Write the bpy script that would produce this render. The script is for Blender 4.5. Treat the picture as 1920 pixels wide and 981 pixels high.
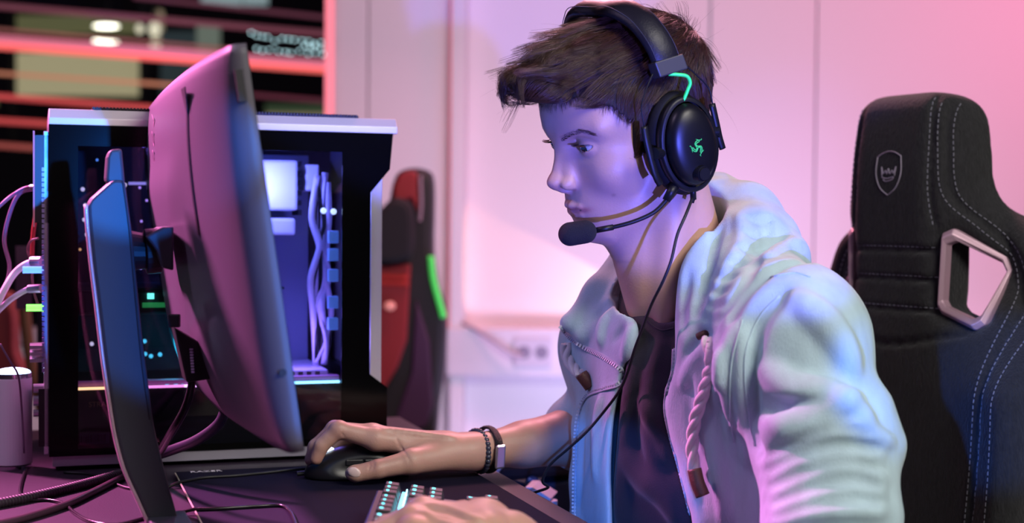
import bpy, bmesh, math, random
import numpy as np
import openvdb
from mathutils import Matrix, Vector
random.seed(7)
rng = np.random.default_rng(7)
scn = bpy.context.scene
for o in list(bpy.data.objects):
    bpy.data.objects.remove(o)
COL = scn.collection
A = np.array
PI = math.pi

# ------------------------------------------------------------------ camera
F = 2667.0
PITCH, ROLL = math.radians(1.73), math.radians(.5)
CAMZ = 1.05
def rx(a):
    c, s = math.cos(a), math.sin(a); return A([[1, 0, 0], [0, c, -s], [0, s, c]])
def ry(a):
    c, s = math.cos(a), math.sin(a); return A([[c, 0, s], [0, 1, 0], [-s, 0, c]])
def rz(a):
    c, s = math.cos(a), math.sin(a); return A([[c, -s, 0], [s, c, 0], [0, 0, 1]])
RC = rx(PI / 2 - PITCH) @ rz(ROLL)
C0 = A([0, 0, CAMZ])
cam = bpy.data.cameras.new('camera')
cam.lens = 50; cam.sensor_width = 36; cam.clip_start = .05; cam.clip_end = 60
cam.dof.use_dof = True; cam.dof.focus_distance = 1.57; cam.dof.aperture_fstop = 3.3
camo = bpy.data.objects.new('camera', cam); COL.objects.link(camo)
camo.location = C0
camo.rotation_mode = 'QUATERNION'; camo.rotation_quaternion = Matrix(RC.tolist()).to_quaternion()
scn.camera = camo

# ------------------------------------------------------------------ world, lamps, exposure
scn.view_settings.view_transform = 'Standard'
scn.view_settings.look = 'None'
scn.view_settings.gamma = 1.0
scn.view_settings.exposure = 0.0
scn.view_settings.use_curve_mapping = False
w = bpy.data.worlds.new('world'); scn.world = w; w.use_nodes = True
w.node_tree.nodes['Background'].inputs[0].default_value = (.30, .17, .40, 1)
w.node_tree.nodes['Background'].inputs[1].default_value = .05

def aim(o, target):
    d = Vector(target) - o.location
    o.rotation_mode = 'QUATERNION'; o.rotation_quaternion = d.to_track_quat('-Z', 'Y')
def area(name, loc, target, size, power, col, size_y=None, spread=180):
    l = bpy.data.lights.new(name, 'AREA'); l.spread = math.radians(spread); l.energy = power; l.color = col; l.size = size
    if size_y: l.shape = 'RECTANGLE'; l.size_y = size_y
    o = bpy.data.objects.new(name, l); COL.objects.link(o); o.location = loc; aim(o, target); return o
def spot(name, loc, target, angle, blend, power, col, rad=.02):
    l = bpy.data.lights.new(name, 'SPOT'); l.energy = power; l.color = col; l.spot_size = math.radians(angle)
    l.spot_blend = blend; l.shadow_soft_size = rad
    o = bpy.data.objects.new(name, l); COL.objects.link(o); o.location = loc; aim(o, target); return o
# unseen blue spot low by the desk, in front of the player
def aimed(name, loc, px, py, d, half, blend, power, col, rad=.012):
    p = A([0, 0, CAMZ]) + RC @ A([(px - 960) / F * d, -(py - 490.5) / F * d, -d])
    return spot(name, loc, tuple(p), half * 2, blend, power, col, rad)
spot('blue_spot', (.52, .25, .80), (.13, 1.6, 1.56), 42, .12, 180, (.11, .13, 1.0), .012)
aimed('blue_spot_left', (.33, .02, 1.12), 222, 310, 1.45, 2.7, .08, 200, (.02, .22, 1.0))  # added narrow spots from here on, each throwing blue on a single object
aimed('blue_spot_desk', (.50, .30, .84), 548, 585, 1.26, 5.6, .3, 60, (.02, .20, 1.0))
aimed('blue_spot_chair', (-.25, .10, 1.15), 1900, 760, 1.8, 3.8, .5, 150, (.02, .20, 1.0))
aimed('blue_spot_lap', (.10, .40, .98), 1120, 960, 1.65, 5.0, .1, 45, (.04, .22, 1.0))
# unseen white fill added over the near side
area('white_ceiling_light', (1.15, .1, 2.2), (.3, 1.5, .95), .9, 42, (1.0, .95, .86))
# magenta lights over the far side and the wall
area('pink_wall_light', (.1, 2.9, 2.9), (.0, 4.0, 1.2), 1.6, 4.6, (1.0, .52, .68), .4, 110)
area('rose_wall_light', (2.1, 2.9, 2.3), (1.2, 4.0, 1.2), .6, 9.5, (1.0, .18, .42), None, 110)
area('violet_wall_light', (.4, 3.0, .3), (.2, 4.0, .9), 1.2, 8, (.60, .54, 1.0), .3, 120)
spot('magenta_back_light', (-1.7, 2.3, 2.2), (-.50, 1.5, 1.0), 22, .35, 900, (1.0, .22, .62), .12)
area('warm_back_light', (.2, 3.0, 2.3), (.0, 1.7, .8), .5, 34, (1.0, .36, .46))
area('lilac_side_light', (-1.3, .8, 2.45), (-.55, 1.65, .85), .4, 9, (.82, .62, 1.0))  # added fill, brightens the cylinder lamp, cables and column edge
spot('violet_beam', (-.3, 2.2, .5), (.72, 4.0, 1.22), 15, .9, 22, (.35, .25, 1.0), .03)

# ------------------------------------------------------------------ projection helpers
def W(px, py, d):
    "world point seen at pixel px,py at depth d (1920x981 frame)"
    return C0 + RC @ A([(px - 960) / F * d, -(py - 490.5) / F * d, -d])
def ray(px, py):
    v = W(px, py, 1) - C0; return v / np.linalg.norm(v)
def onplane(px, py, p0, n):
    r = ray(px, py); return C0 + r * (np.dot(A(p0) - C0, n) / np.dot(r, n))
DESK = .74
def ondesk(px, py, z=0.0):
    return onplane(px, py, (0, 0, DESK + z), A([0, 0, 1.]))
def PX(w):
    q = (np.asarray(w) - C0) @ RC
    return np.stack([960 + F * q[..., 0] / -q[..., 2], 490.5 - F * q[..., 1] / -q[..., 2], -q[..., 2]], -1)
def nrm(v):
    v = A(v, dtype=float); return v / np.linalg.norm(v)

# ------------------------------------------------------------------ materials
MATS = {}
def mat(name, col, rough=.5, metal=0., emit=None, es=0., bump=0., bscale=200., var=0., vscale=8., spec=.5,
        sss=0., coat=0., sheen=0., weave=False, stretch=None, col2=None):
    if name in MATS: return MATS[name]
    m = bpy.data.materials.new(name); m.use_nodes = True; MATS[name] = m
    nt = m.node_tree; N = nt.nodes; L = nt.links; b = N['Principled BSDF']
    c = (*col, 1)
    b.inputs['Base Color'].default_value = c; b.inputs['Roughness'].default_value = rough
    b.inputs['Metallic'].default_value = metal; b.inputs['Specular IOR Level'].default_value = spec
    b.inputs['Coat Weight'].default_value = coat; b.inputs['Sheen Weight'].default_value = sheen
    if sss:
        b.inputs['Subsurface Weight'].default_value = sss; b.inputs['Subsurface Radius'].default_value = (1, .35, .2)
        b.inputs['Subsurface Scale'].default_value = .006
    if emit:
        b.inputs['Emission Color'].default_value = (*emit, 1); b.inputs['Emission Strength'].default_value = es
    tc = N.new('ShaderNodeTexCoord'); vec = tc.outputs['Object']
    if stretch:
        mp = N.new('ShaderNodeMapping'); mp.inputs['Scale'].default_value = stretch
        L.new(vec, mp.inputs['Vector']); vec = mp.outputs[0]
    if var or col2:
        n = N.new('ShaderNodeTexNoise'); n.inputs['Scale'].default_value = vscale; n.inputs['Detail'].default_value = 6
        L.new(vec, n.inputs['Vector'])
        mx = N.new('ShaderNodeMix'); mx.data_type = 'RGBA'
        mr = N.new('ShaderNodeMapRange'); mr.inputs[1].default_value = .35; mr.inputs[2].default_value = .65
        L.new(n.outputs['Fac'], mr.inputs[0]); L.new(mr.outputs[0], mx.inputs[0])
        c2 = col2 if col2 else [x * (1 - var) for x in col]
        mx.inputs[6].default_value = c; mx.inputs[7].default_value = (*c2, 1)
        L.new(mx.outputs[2], b.inputs['Base Color'])
    if bump:
        if weave:
            t = N.new('ShaderNodeTexWave'); t.inputs['Scale'].default_value = bscale; t.inputs['Distortion'].default_value = 3
            t.inputs['Detail'].default_value = 2; out = t.outputs['Fac']
        else:
            t = N.new('ShaderNodeTexNoise'); t.inputs['Scale'].default_value = bscale; t.inputs['Detail'].default_value = 4; out = t.outputs['Fac']
        L.new(vec, t.inputs['Vector'])
        bp = N.new('ShaderNodeBump'); bp.inputs['Strength'].default_value = bump; bp.inputs['Distance'].default_value = .002
        L.new(out, bp.inputs['Height']); L.new(bp.outputs[0], b.inputs['Normal'])
    return m
def glass(name, tint, gloss=.08):
    m = bpy.data.materials.new(name); m.use_nodes = True; nt = m.node_tree; N = nt.nodes; L = nt.links
    N.remove(N['Principled BSDF'])
    t = N.new('ShaderNodeBsdfTransparent'); t.inputs[0].default_value = (*tint, 1)
    g = N.new('ShaderNodeBsdfGlossy'); g.inputs['Roughness'].default_value = .03; g.inputs[0].default_value = (1, 1, 1, 1)
    fr = N.new('ShaderNodeFresnel'); fr.inputs[0].default_value = 1.35
    mx = N.new('ShaderNodeMixShader'); L.new(fr.outputs[0], mx.inputs[0]); L.new(t.outputs[0], mx.inputs[1]); L.new(g.outputs[0], mx.inputs[2])
    L.new(mx.outputs[0], N['Material Output'].inputs[0]); MATS[name] = m
    return m

# ------------------------------------------------------------------ objects
def T(name, label, cat, loc=(0, 0, 0), group=None):
    o = bpy.data.objects.new(name, None); COL.objects.link(o); o.location = loc; o.empty_display_size = .05
    o['label'] = label; o['category'] = cat
    if group: o['group'] = group
    return o
WLOC = {}
def link(o, parent=None, label=None, kind=None, cat=None, group=None):
    COL.objects.link(o)
    if parent is not None:
        o.parent = parent
        p = parent; off = Vector((0, 0, 0))
        while p is not None:
            off += Vector(p.location); p = p.parent
        o.location = Vector(o.location) - off
    if label: o['label'] = label
    if kind: o['kind'] = kind
    if cat: o['category'] = cat
    if group: o['group'] = group
    return o
class M:
    "collects geometry in world coordinates"
    def __init__(s): s.v = []; s.f = []; s.n = 0
    def raw(s, v, f):
        v = np.asarray(v, float).reshape(-1, 3); s.v.append(v)
        s.f += [tuple(int(i) + s.n for i in q) for q in f]; s.n += len(v); return s
    def box(s, c, h, ax=None):
        ax = np.eye(3) if ax is None else np.asarray(ax)
        h = A(h, float)
        sg = A([(-1, -1, -1), (1, -1, -1), (1, 1, -1), (-1, 1, -1), (-1, -1, 1), (1, -1, 1), (1, 1, 1), (-1, 1, 1)], float)
        v = A(c) + (sg * h) @ ax
        return s.raw(v, [(0, 3, 2, 1), (4, 5, 6, 7), (0, 1, 5, 4), (1, 2, 6, 5), (2, 3, 7, 6), (3, 0, 4, 7)])
    def prism(s, poly, ext):
        "poly: 3d outline; ext: extrusion vector"
        p = np.asarray(poly, float); n = len(p); v = np.vstack([p, p + A(ext)])
        f = [tuple(range(n))[::-1], tuple(range(n, 2 * n))] + [(i, (i + 1) % n, n + (i + 1) % n, n + i) for i in range(n)]
        return s.raw(v, f)
    def tube(s, pts, r, n=8, flat=None, cap=True):
        pts = np.asarray(pts, float); m = len(pts); r = np.broadcast_to(np.asarray(r, float), (m,))
        t = np.gradient(pts, axis=0); t /= np.linalg.norm(t, axis=1)[:, None] + 1e-12
        a = nrm(np.cross(t[0], [0, 0, 1.] if abs(t[0][2]) < .9 else [1., 0, 0])) if flat is None else nrm(flat[0] - np.dot(flat[0], t[0]) * t[0])
        vs = []; th = np.arange(n) * 2 * PI / n
        for i in range(m):
            a = a - np.dot(a, t[i]) * t[i]; a /= np.linalg.norm(a) + 1e-12; b = np.cross(t[i], a)
            ra, rb = (r[i], r[i]) if flat is None else (flat[1], flat[2])
            vs.append(pts[i] + np.outer(np.cos(th) * ra, a) + np.outer(np.sin(th) * rb, b))
        v = np.vstack(vs); f = []
        for i in range(m - 1):
            for j in range(n):
                k = (j + 1) % n; f.append((i * n + j, i * n + k, (i + 1) * n + k, (i + 1) * n + j))
        if cap: f += [tuple(range(n))[::-1], tuple(range((m - 1) * n, m * n))]
        return s.raw(v, f)
    def ell(s, c, r, ax=None, n=16, m=10):
        ax = np.eye(3) if ax is None else np.asarray(ax); r = np.broadcast_to(A(r, float), (3,))
        v = []
        for i in range(m + 1):
            p = PI * i / m
            for j in range(n):
                q = 2 * PI * j / n; v.append((math.sin(p) * math.cos(q), math.sin(p) * math.sin(q), math.cos(p)))
        v = A(c) + (A(v) * r) @ ax
        f = [(i * n + j, (i + 1) * n + j, (i + 1) * n + (j + 1) % n, i * n + (j + 1) % n) for i in range(m) for j in range(n)]
        return s.raw(v, f)
    def cyl(s, p0, p1, r, n=20, r1=None):
        p0 = A(p0, float); p1 = A(p1, float)
        return s.tube([p0, p1], [r, r if r1 is None else r1], n)
    def grid(s, g, close_u=False):
        g = np.asarray(g, float); n, m = g.shape[:2]; f = []
        for i in range(n - (0 if close_u else 1)):
            for j in range(m - 1):
                a = i * m + j; b = ((i + 1) % n) * m + j; f.append((a, b, b + 1, a + 1))
        return s.raw(g.reshape(-1, 3), f)
    def build(s, name, m, parent=None, smooth=False, bevel=0, solid=0, **kw):
        v = np.vstack(s.v); c = (v.min(0) + v.max(0)) / 2
        me = bpy.data.meshes.new(name); me.from_pydata((v - c).tolist(), [], s.f); me.update()
        me.materials.append(m)
        bm = bmesh.new(); bm.from_mesh(me); bmesh.ops.remove_doubles(bm, verts=bm.verts, dist=1e-6)
        bmesh.ops.recalc_face_normals(bm, faces=bm.faces); bm.to_mesh(me); bm.free()
        if smooth: me.polygons.foreach_set('use_smooth', [True] * len(me.polygons))
        o = bpy.data.objects.new(name, me); o.location = c; link(o, parent, **kw)
        if solid:
            q = o.modifiers.new('s', 'SOLIDIFY'); q.thickness = solid; q.offset = 0
        if bevel:
            q = o.modifiers.new('b', 'BEVEL'); q.width = bevel; q.segments = 2; q.limit_method = 'ANGLE'
        return o
def spline(pts, n=8):
    "Catmull-Rom through pts (any dimension)"
    p = np.asarray(pts, float); p = np.vstack([2 * p[0] - p[1], p, 2 * p[-1] - p[-2]]); out = []
    for i in range(1, len(p) - 2):
        for t in np.linspace(0, 1, n, endpoint=False):
            a, b, c, d = p[i - 1:i + 3]
            out.append(.5 * (2 * b + (c - a) * t + (2 * a - 5 * b + 4 * c - d) * t * t + (3 * b - a - 3 * c + d) * t ** 3))
    out.append(p[-2]); return np.array(out)
def spx(pts, n=8):
    "spline through (px,py,depth) points, returned in world space"
    return A([W(*q) for q in spline(pts, n)])

# ------------------------------------------------------------------ signed-distance modelling
class SDF:
    def __init__(s, lo, hi, h):
        s.lo = A(lo, float); s.h = h; s.n = np.ceil((A(hi) - s.lo) / h).astype(int) + 1
        s.d = np.full(s.n, 1e3, np.float32)
    def _box(s, lo, hi):
        a = np.clip(np.floor((A(lo) - s.lo) / s.h).astype(int), 0, s.n); b = np.clip(np.ceil((A(hi) - s.lo) / s.h).astype(int) + 1, 0, s.n)
        if (b <= a).any(): return None
        sl = tuple(slice(x, y) for x, y in zip(a, b))
        g = [(s.lo[i] + s.h * np.arange(a[i], b[i])).astype(np.float32) for i in range(3)]
        return sl, g[0][:, None, None], g[1][None, :, None], g[2][None, None, :]
    def op(s, fn, lo, hi, k, cut=False):
        q = s._box(lo, hi)
        if q is None: return
        sl, X, Y, Z = q; v = fn(X, Y, Z); a = s.d[sl]
        k = max(k, 1e-6)
        if cut:
            v = -v; h = np.maximum(k - np.abs(a - v), 0) / k; s.d[sl] = np.maximum(a, v) + h * h * k * .25
        else:
            h = np.maximum(k - np.abs(a - v), 0) / k; s.d[sl] = np.minimum(a, v) - h * h * k * .25
    def cone(s, p0, p1, r0, r1, k=.0, cut=False):
        p0 = A(p0, float); p1 = A(p1, float); e = p1 - p0; L2 = float(e @ e) + 1e-12; R = max(r0, r1) + k + 3 * s.h
        def fn(X, Y, Z):
            x, y, z = X - p0[0], Y - p0[1], Z - p0[2]
            t = np.clip((x * e[0] + y * e[1] + z * e[2]) / L2, 0, 1)
            return np.sqrt((x - t * e[0]) ** 2 + (y - t * e[1]) ** 2 + (z - t * e[2]) ** 2) - (r0 + (r1 - r0) * t)
        s.op(fn, np.minimum(p0, p1) - R, np.maximum(p0, p1) + R, k, cut)
    def chain(s, pts, rs, k=.0, cut=False):
        rs = np.broadcast_to(A(rs, float), (len(pts),))
        for i in range(len(pts) - 1): s.cone(pts[i], pts[i + 1], rs[i], rs[i + 1], k, cut)
    def ell(s, c, r, k=.0, ax=None, cut=False):
        c = A(c, float); r = np.broadcast_to(A(r, float), (3,)); ax = np.eye(3) if ax is None else np.asarray(ax)
        R = np.abs(ax.T) @ r + k + 3 * s.h
        def fn(X, Y, Z):
            x, y, z = X - c[0], Y - c[1], Z - c[2]
            q = [ax[i][0] * x + ax[i][1] * y + ax[i][2] * z for i in range(3)]
            k0 = np.sqrt(sum((q[i] / r[i]) ** 2 for i in range(3))); k1 = np.sqrt(sum((q[i] / r[i] ** 2) ** 2 for i in range(3))) + 1e-9
            return np.where(k0 < 1e-3, -r.min(), k0 * (k0 - 1) / k1)
        s.op(fn, c - R, c + R, k, cut)
    def sample(s, p):
        q = (np.asarray(p) - s.lo) / s.h; i = np.clip(np.floor(q).astype(int), 0, s.n - 2); f = np.clip(q - i, 0, 1)
        r = 0
        for a in (0, 1):
            for b in (0, 1):
                for c in (0, 1):
                    wgt = (f[..., 0] if a else 1 - f[..., 0]) * (f[..., 1] if b else 1 - f[..., 1]) * (f[..., 2] if c else 1 - f[..., 2])
                    r = r + wgt * np.minimum(s.d[i[..., 0] + a, i[..., 1] + b, i[..., 2] + c], .5)
        return r
    def grad(s, p):
        e = s.h; g = np.stack([s.sample(p + e * v) - s.sample(p - e * v) for v in np.eye(3)], -1)
        return g / (np.linalg.norm(g, axis=-1, keepdims=True) + 1e-9)
    def hit(s, o, d, t0, t1, step=None):
        "first surface crossing along rays"
        o = np.broadcast_to(A(o, float), np.shape(d)); step = step or s.h * .7
        ts = np.arange(t0, t1, step); t = np.full(d.shape[:-1], t1); done = np.zeros(d.shape[:-1], bool)
        for x in ts:
            v = s.sample(o + d * x); new = (~done) & (v < 0)
            t[new] = x; done |= new
            if done.all(): break
        for _ in range(3): t = t + np.where(done, s.sample(o + d * t[..., None]), 0)
        return o + d * t[..., None], done
    def surf(s, pxy, d0=1.15, d1=2.1):
        "points of the surface seen at pixels"
        dirs = A([W(x, y, 1) - C0 for x, y in pxy]); p, ok = s.hit(C0, dirs, d0, d1)
        if not ok.all():
            idx = np.where(ok)[0]
            if len(idx):
                for i in np.where(~ok)[0]:
                    j = idx[np.argmin(abs(idx - i))]; dd = np.dot(p[j] - C0, RC @ A([0, 0, -1.])); p[i] = C0 + dirs[i] * dd
        return p
    def ridge(s, pxy, r, k, lift=0., cut=False, n=6, taper=True, d0=1.15, d1=2.1):
        q = spline(pxy, n); p = s.surf(q, d0, d1); g = s.grad(p); p = p + g * lift
        m = len(p); t = np.linspace(0, 1, m); rr = r * (np.sin(PI * np.clip(t * .92 + .04, 0, 1)) ** .6 if taper else np.ones(m))
        s.chain(p, rr, k, cut)
    def soften(s, n=1):
        a = np.clip(s.d, -4 * s.h, 4 * s.h)
        for _ in range(n):
            for ax in range(3):
                b = a.copy(); sl = [slice(None)] * 3; lo = list(sl); hi = list(sl); mid = list(sl)
                lo[ax] = slice(0, -2); hi[ax] = slice(2, None); mid[ax] = slice(1, -1)
                b[tuple(mid)] = .5 * a[tuple(mid)] + .25 * (a[tuple(lo)] + a[tuple(hi)]); a = b
        s.d = a
    def mesh(s):
        b = 3 * s.h; g = openvdb.FloatGrid(b); a = np.clip(s.d, -b, b)
        g.copyFromArray(a, tolerance=0.0)
        v, t, q = g.convertToPolygons(isovalue=0.0, adaptivity=0.0)
        v = v * s.h + s.lo
        return v, np.asarray(q)[:, ::-1], t
def mesh_obj(name, parts, m, parent=None, attr=None, **kw):
    "parts: list of (verts, quads) joined into one smooth mesh"
    vs = []; qs = []; n = 0
    for v, q in parts: vs.append(v); qs.append(q + n); n += len(v)
    v = np.vstack(vs); q = np.vstack(qs); c = (v.min(0) + v.max(0)) / 2
    me = bpy.data.meshes.new(name); me.vertices.add(len(v)); me.vertices.foreach_set('co', (v - c).astype(np.float32).ravel())
    me.loops.add(q.size); me.loops.foreach_set('vertex_index', q.astype(np.int32).ravel())
    me.polygons.add(len(q)); me.polygons.foreach_set('loop_start', np.arange(0, q.size, 4, dtype=np.int32))
    me.update(calc_edges=True); me.validate()
    me.polygons.foreach_set('use_smooth', np.ones(len(me.polygons), bool))
    me.materials.append(m)
    if attr is not None:
        for k, a in attr.items():
            at = me.attributes.new(k, 'FLOAT', 'POINT'); at.data.foreach_set('value', np.asarray(a, np.float32))
    o = bpy.data.objects.new(name, me); o.location = c; link(o, parent, **kw); return o
def hair_obj(name, strands, radius, m, parent=None, **kw):
    "strands: (n, k, 3) world points"
    n, k = strands.shape[:2]; hc = bpy.data.hair_curves.new(name); hc.add_curves([k] * n)
    c = strands.reshape(-1, 3).mean(0)
    hc.attributes['position'].data.foreach_set('vector', (strands.reshape(-1, 3) - c).astype(np.float32).ravel())
    ra = hc.attributes.get('radius') or hc.attributes.new('radius', 'FLOAT', 'POINT')
    ra.data.foreach_set('value', (np.broadcast_to(radius * np.linspace(1, .25, k)[None], (n, k))).astype(np.float32).ravel())
    hc.materials.append(m); o = bpy.data.objects.new(name, hc); o.location = c; link(o, parent, **kw); return o
TXT = {}
def text(name, s, size, m, origin, xdir, ydir, parent=None, ext=.0002, **kw):
    cu = bpy.data.curves.new(name, 'FONT'); cu.body = s; cu.size = size; cu.extrude = ext; cu.align_x = 'CENTER'; cu.align_y = 'CENTER'
    cu.materials.append(m); o = bpy.data.objects.new(name, cu)
    x = nrm(xdir); y = A(ydir, float); y = nrm(y - np.dot(y, x) * x); z = np.cross(x, y)
    o.rotation_mode = 'QUATERNION'; o.rotation_quaternion = Matrix(np.stack([x, y, z], 1).tolist()).to_quaternion()
    COL.objects.link(o); key = (s, size, m.name, ext)
    if key not in TXT:
        bpy.context.view_layer.update(); dg = bpy.context.evaluated_depsgraph_get()
        TXT[key] = bpy.data.meshes.new_from_object(o.evaluated_get(dg))
    q = bpy.data.objects.new(name, TXT[key]); q.rotation_mode = 'QUATERNION'; q.rotation_quaternion = o.rotation_quaternion
    bpy.data.objects.remove(o); q.location = origin; link(q, parent, **kw); return q
# ================================================================== SETTING
U = A([.949, .316, 0]); V = A([-.316, .949, 0]); ZZ = A([0, 0, 1.])
UV = np.stack([U, V, ZZ])
WALLY = 4.0
def wx(px, py=430, y=WALLY): return onplane(px, py, (0, y, 0), A([0, 1., 0]))
def sset(o): return o
wallm = mat('wall_paint', (.80, .74, .77), .7, bump=.12, bscale=350)
def structure(mm, name, m_, **kw): return mm.build(name, m_, None, kind='structure', **kw)
mm = M(); xj = wx(628)[0]; zs = wx(300, 640)[2]
fl = .0
mm.box(((xj + 5) / 2, WALLY + .06, 1.3), ((5 - xj) / 2, .06, 1.5))
mm.box(((xj - 4) / 2, WALLY + .06, (zs - .2) / 2), ((4 + xj) / 2, .06, (zs + .2) / 2))
structure(mm, 'wall_back', wallm)
structure(M().box((1, 1.5, -.02), (6, 5, .02)), 'floor', mat('floor_grey', (.10, .09, .10), .6, var=.3, vscale=5))
# raised wall panels between the joints
def wpanel(x0, x1, t, z0=0.0, z1=2.8, m_=wallm): return M().box(((x0 + x1) / 2, WALLY - t / 2, (z0 + z1) / 2), ((x1 - x0) / 2, t / 2, (z1 - z0) / 2))
wb_ = bpy.data.objects['wall_back']
X = lambda px: wx(px)[0]
for a_, b_, t in ((628, 689, .03), (691.5, 846, .03), (874, 1324, .012), (1327, 1522, .018), (1525, 2300, .018)):
    wpanel(X(a_), X(b_), t).build('wall_panel', wallm, wb_, bevel=.002)
wpanel(X(846), X(873), .075).build('pilaster', wallm, wb_, bevel=.004)
# edge strips of the pilaster and the window, rose glow put in as emission
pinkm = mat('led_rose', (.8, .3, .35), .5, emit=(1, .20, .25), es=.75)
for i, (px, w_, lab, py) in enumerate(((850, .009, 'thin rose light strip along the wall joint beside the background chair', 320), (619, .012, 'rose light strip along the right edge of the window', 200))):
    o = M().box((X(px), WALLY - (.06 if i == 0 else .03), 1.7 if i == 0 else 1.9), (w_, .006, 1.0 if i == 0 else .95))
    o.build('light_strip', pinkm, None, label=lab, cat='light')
# cable trunk with sockets
zt = wx(960, 612)[2]; zb = wx(960, 700)[2]
tk = M().box(((X(842) + 3.5) / 2, WALLY - .045, (zt + zb) / 2), ((3.5 - X(842)) / 2, .045, (zt - zb) / 2))
tko = structure(tk, 'trim_1', mat('trunk_white', (.74, .70, .76), .5), bevel=.004)
sk = T('socket_plate', 'white double power socket in the wall trunking behind his mouse arm', 'socket', (X(1000), WALLY - .09, zt - .06))
zc = wx(1000, 655)[2]; pw = mat('socket_white', (.62, .58, .66), .5); pd_ = mat('socket_dark', (.25, .22, .3), .6)
M().box(((X(965) + X(1035)) / 2, WALLY - .093, zc), ((X(1035) - X(965)) / 2, .004, .04)).build('plate', pw, sk, bevel=.002)
for px in (984, 1016):
    M().cyl((X(px), WALLY - .098, zc), (X(px), WALLY - .0965, zc), .018, 24).build('socket', pd_, sk)
# warm light source lying on the trunk, it throws the pale triangle on the wall
sp0 = A([X(1290), WALLY - .075, zt + .035]); sp1 = A([X(870), WALLY + .03, wx(870, 488)[2]])
spot('warm_spot', tuple(sp0), tuple(sp1), 27, .06, 17, (1.0, .44, .27), .006)
ws = T('spot_lamp', 'small warm spot lamp on the wall trunking hidden behind the young man', 'lamp', tuple(sp0))
dsp = nrm(sp1 - sp0); M().cyl(sp0 - dsp * .06, sp0 - dsp * .012, .02, 20).build('housing', mat('lamp_white', (.7, .7, .7), .4), ws)
c0 = X(880); pts = [W(868, 606, 3.93), W(900, 622, 3.90), W(935, 645, 3.885), W(962, 664, 3.885), W(980, 668, 3.89)]
M().tube(spline(pts, 6), .006, 8).build('wall_cable', mat('cable_pale', (.55, .45, .52), .5), None, smooth=True, label='pale cable hanging across the trunking to the wall socket', cat='cable')

# ---- window: dark hall behind with red lit rails, pale lit room, lamps
xl = -3.2; xr = X(616)
wf = structure(M().box((xr + .015, WALLY + .02, 1.9), (.018, .05, 1.0)), 'window_1', mat('frame_grey', (.5, .42, .46), .5))
M().box(((xl + xr) / 2, WALLY + .03, zs + .012), ((xr - xl) / 2, .05, .02)).build('window_sill', mat('frame_grey', (.5, .5, .5)), wf)
M().box(((xl + xr) / 2, WALLY + .05, (zs + 3) / 2), ((xr - xl) / 2, .003, (3 - zs) / 2)).build('pane', glass('window_glass', (.97, .97, .98)), wf)
structure(M().box((-2, 9.5, 2), (6, .05, 4)), 'wall_hall', mat('hall_dark', (.012, .012, .014), .9))
def far(px, py, y): return onplane(px, py, (0, y, 0), A([0, 1., 0]))
def slab(x0, y0, x1, y1, y, th=.05): a_, b_ = far(x0, y0, y), far(x1, y1, y); return M().box(((a_[0] + b_[0]) / 2, y, (a_[2] + b_[2]) / 2), (abs(b_[0] - a_[0]) / 2, th, abs(b_[2] - a_[2]) / 2))
lit = T('lit_room_front', 'pale yellow lit room front seen through the window beyond the monitor', 'room', tuple(far(150, 200, 8.6)))
ym = mat('lit_yellow', (.5, .48, .30), .8, emit=(.78, .70, .40), es=.42); yd = mat('lit_olive', (.2, .2, .1), .8, emit=(.35, .36, .16), es=.25)
gg = mat('lit_green_grey', (.2, .25, .22), .8, emit=(.40, .48, .38), es=.30); bn = mat('lit_tan', (.4, .3, .2), .8, emit=(.60, .46, .30), es=.42)
slab(28, 100, 266, 180, 8.6).build('lit_panel', ym, lit); slab(-40, 182, 10, 200, 8.6).build('lit_panel', yd, lit)
slab(25, 30, 262, 62, 8.6).build('lit_panel', yd, lit); slab(285, 20, 303, 95, 8.6).build('lit_column', bn, lit); slab(372, 45, 410, 95, 8.6).build('lit_column', gg, lit)
slab(500, 214, 620, 250, 8.5).build('lit_panel', bn, lit); slab(500, 196, 620, 213, 8.5).build('lit_panel', mat('lit_dark_green', (.1, .15, .08), .8, emit=(.10, .16, .08), es=.3), lit)
slab(380, -20, 500, 8, 8.4).build('lit_ceiling', mat('lit_teal', (.3, .4, .4), .8, emit=(.45, .60, .62), es=.5), lit)
slab(305, 60, 372, 200, 8.6).build('lit_wall', mat('lit_slate', (.05, .07, .08), .8, emit=(.05, .075, .08), es=.4), lit)
for x0, x1 in ((2, 24), (266, 285)):
    slab(x0, -60, x1, 290, 8.0, .06).build('dark_post', mat('post_black', (.004, .004, .005), .9), lit)
wl = mat('lamp_glow', (1, 1, .9), .5, emit=(1, .97, .78), es=5)
for px, py, lab in ((199, 49, 'upper of two bright oval lamps seen through the window'), (198, 77, 'lower of two bright oval lamps seen through the window')):
    c = far(px, py, 7.8); t = T('hall_lamp', lab, 'lamp', tuple(c)); M().ell(c, (.070, .03, .011), n=24, m=12).build('glowing_shade', wl, t, smooth=True); M().cyl(c + A([0, .04, 0]), A([c[0], c[1] + .04, 4.5]), .004, 6).build('cord', mat('cable_black2', (.02, .02, .02), .5), t)
for px, py, r, lab in ((262, 54, .02, 'small dim round lamp right of the oval lamps in the hall'), (290, 55, .032, 'soft cream lamp glow on the far column in the hall'), (291, 87, .028, 'lower cream lamp glow on the far column in the hall')):
    c = far(px, py, 7.8); t = T('hall_lamp', lab, 'lamp', tuple(c)); M().ell(c, (r, .02, r * 1.3)).build('glowing_shade', mat('lamp_dim', (1, 1, .9), .5, emit=(.9, .85, .6), es=.9), t, smooth=True); M().cyl(c + A([0, .03, 0]), A([c[0], c[1] + .03, 4.5]), .004, 6).build('cord', mat('cable_black2', (.02, .02, .02), .5), t)
structure(M().box((-2, 7, 4.53), (6, 3, .03)), 'ceiling', mat('hall_dark', (.012, .012, .014), .9))
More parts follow.
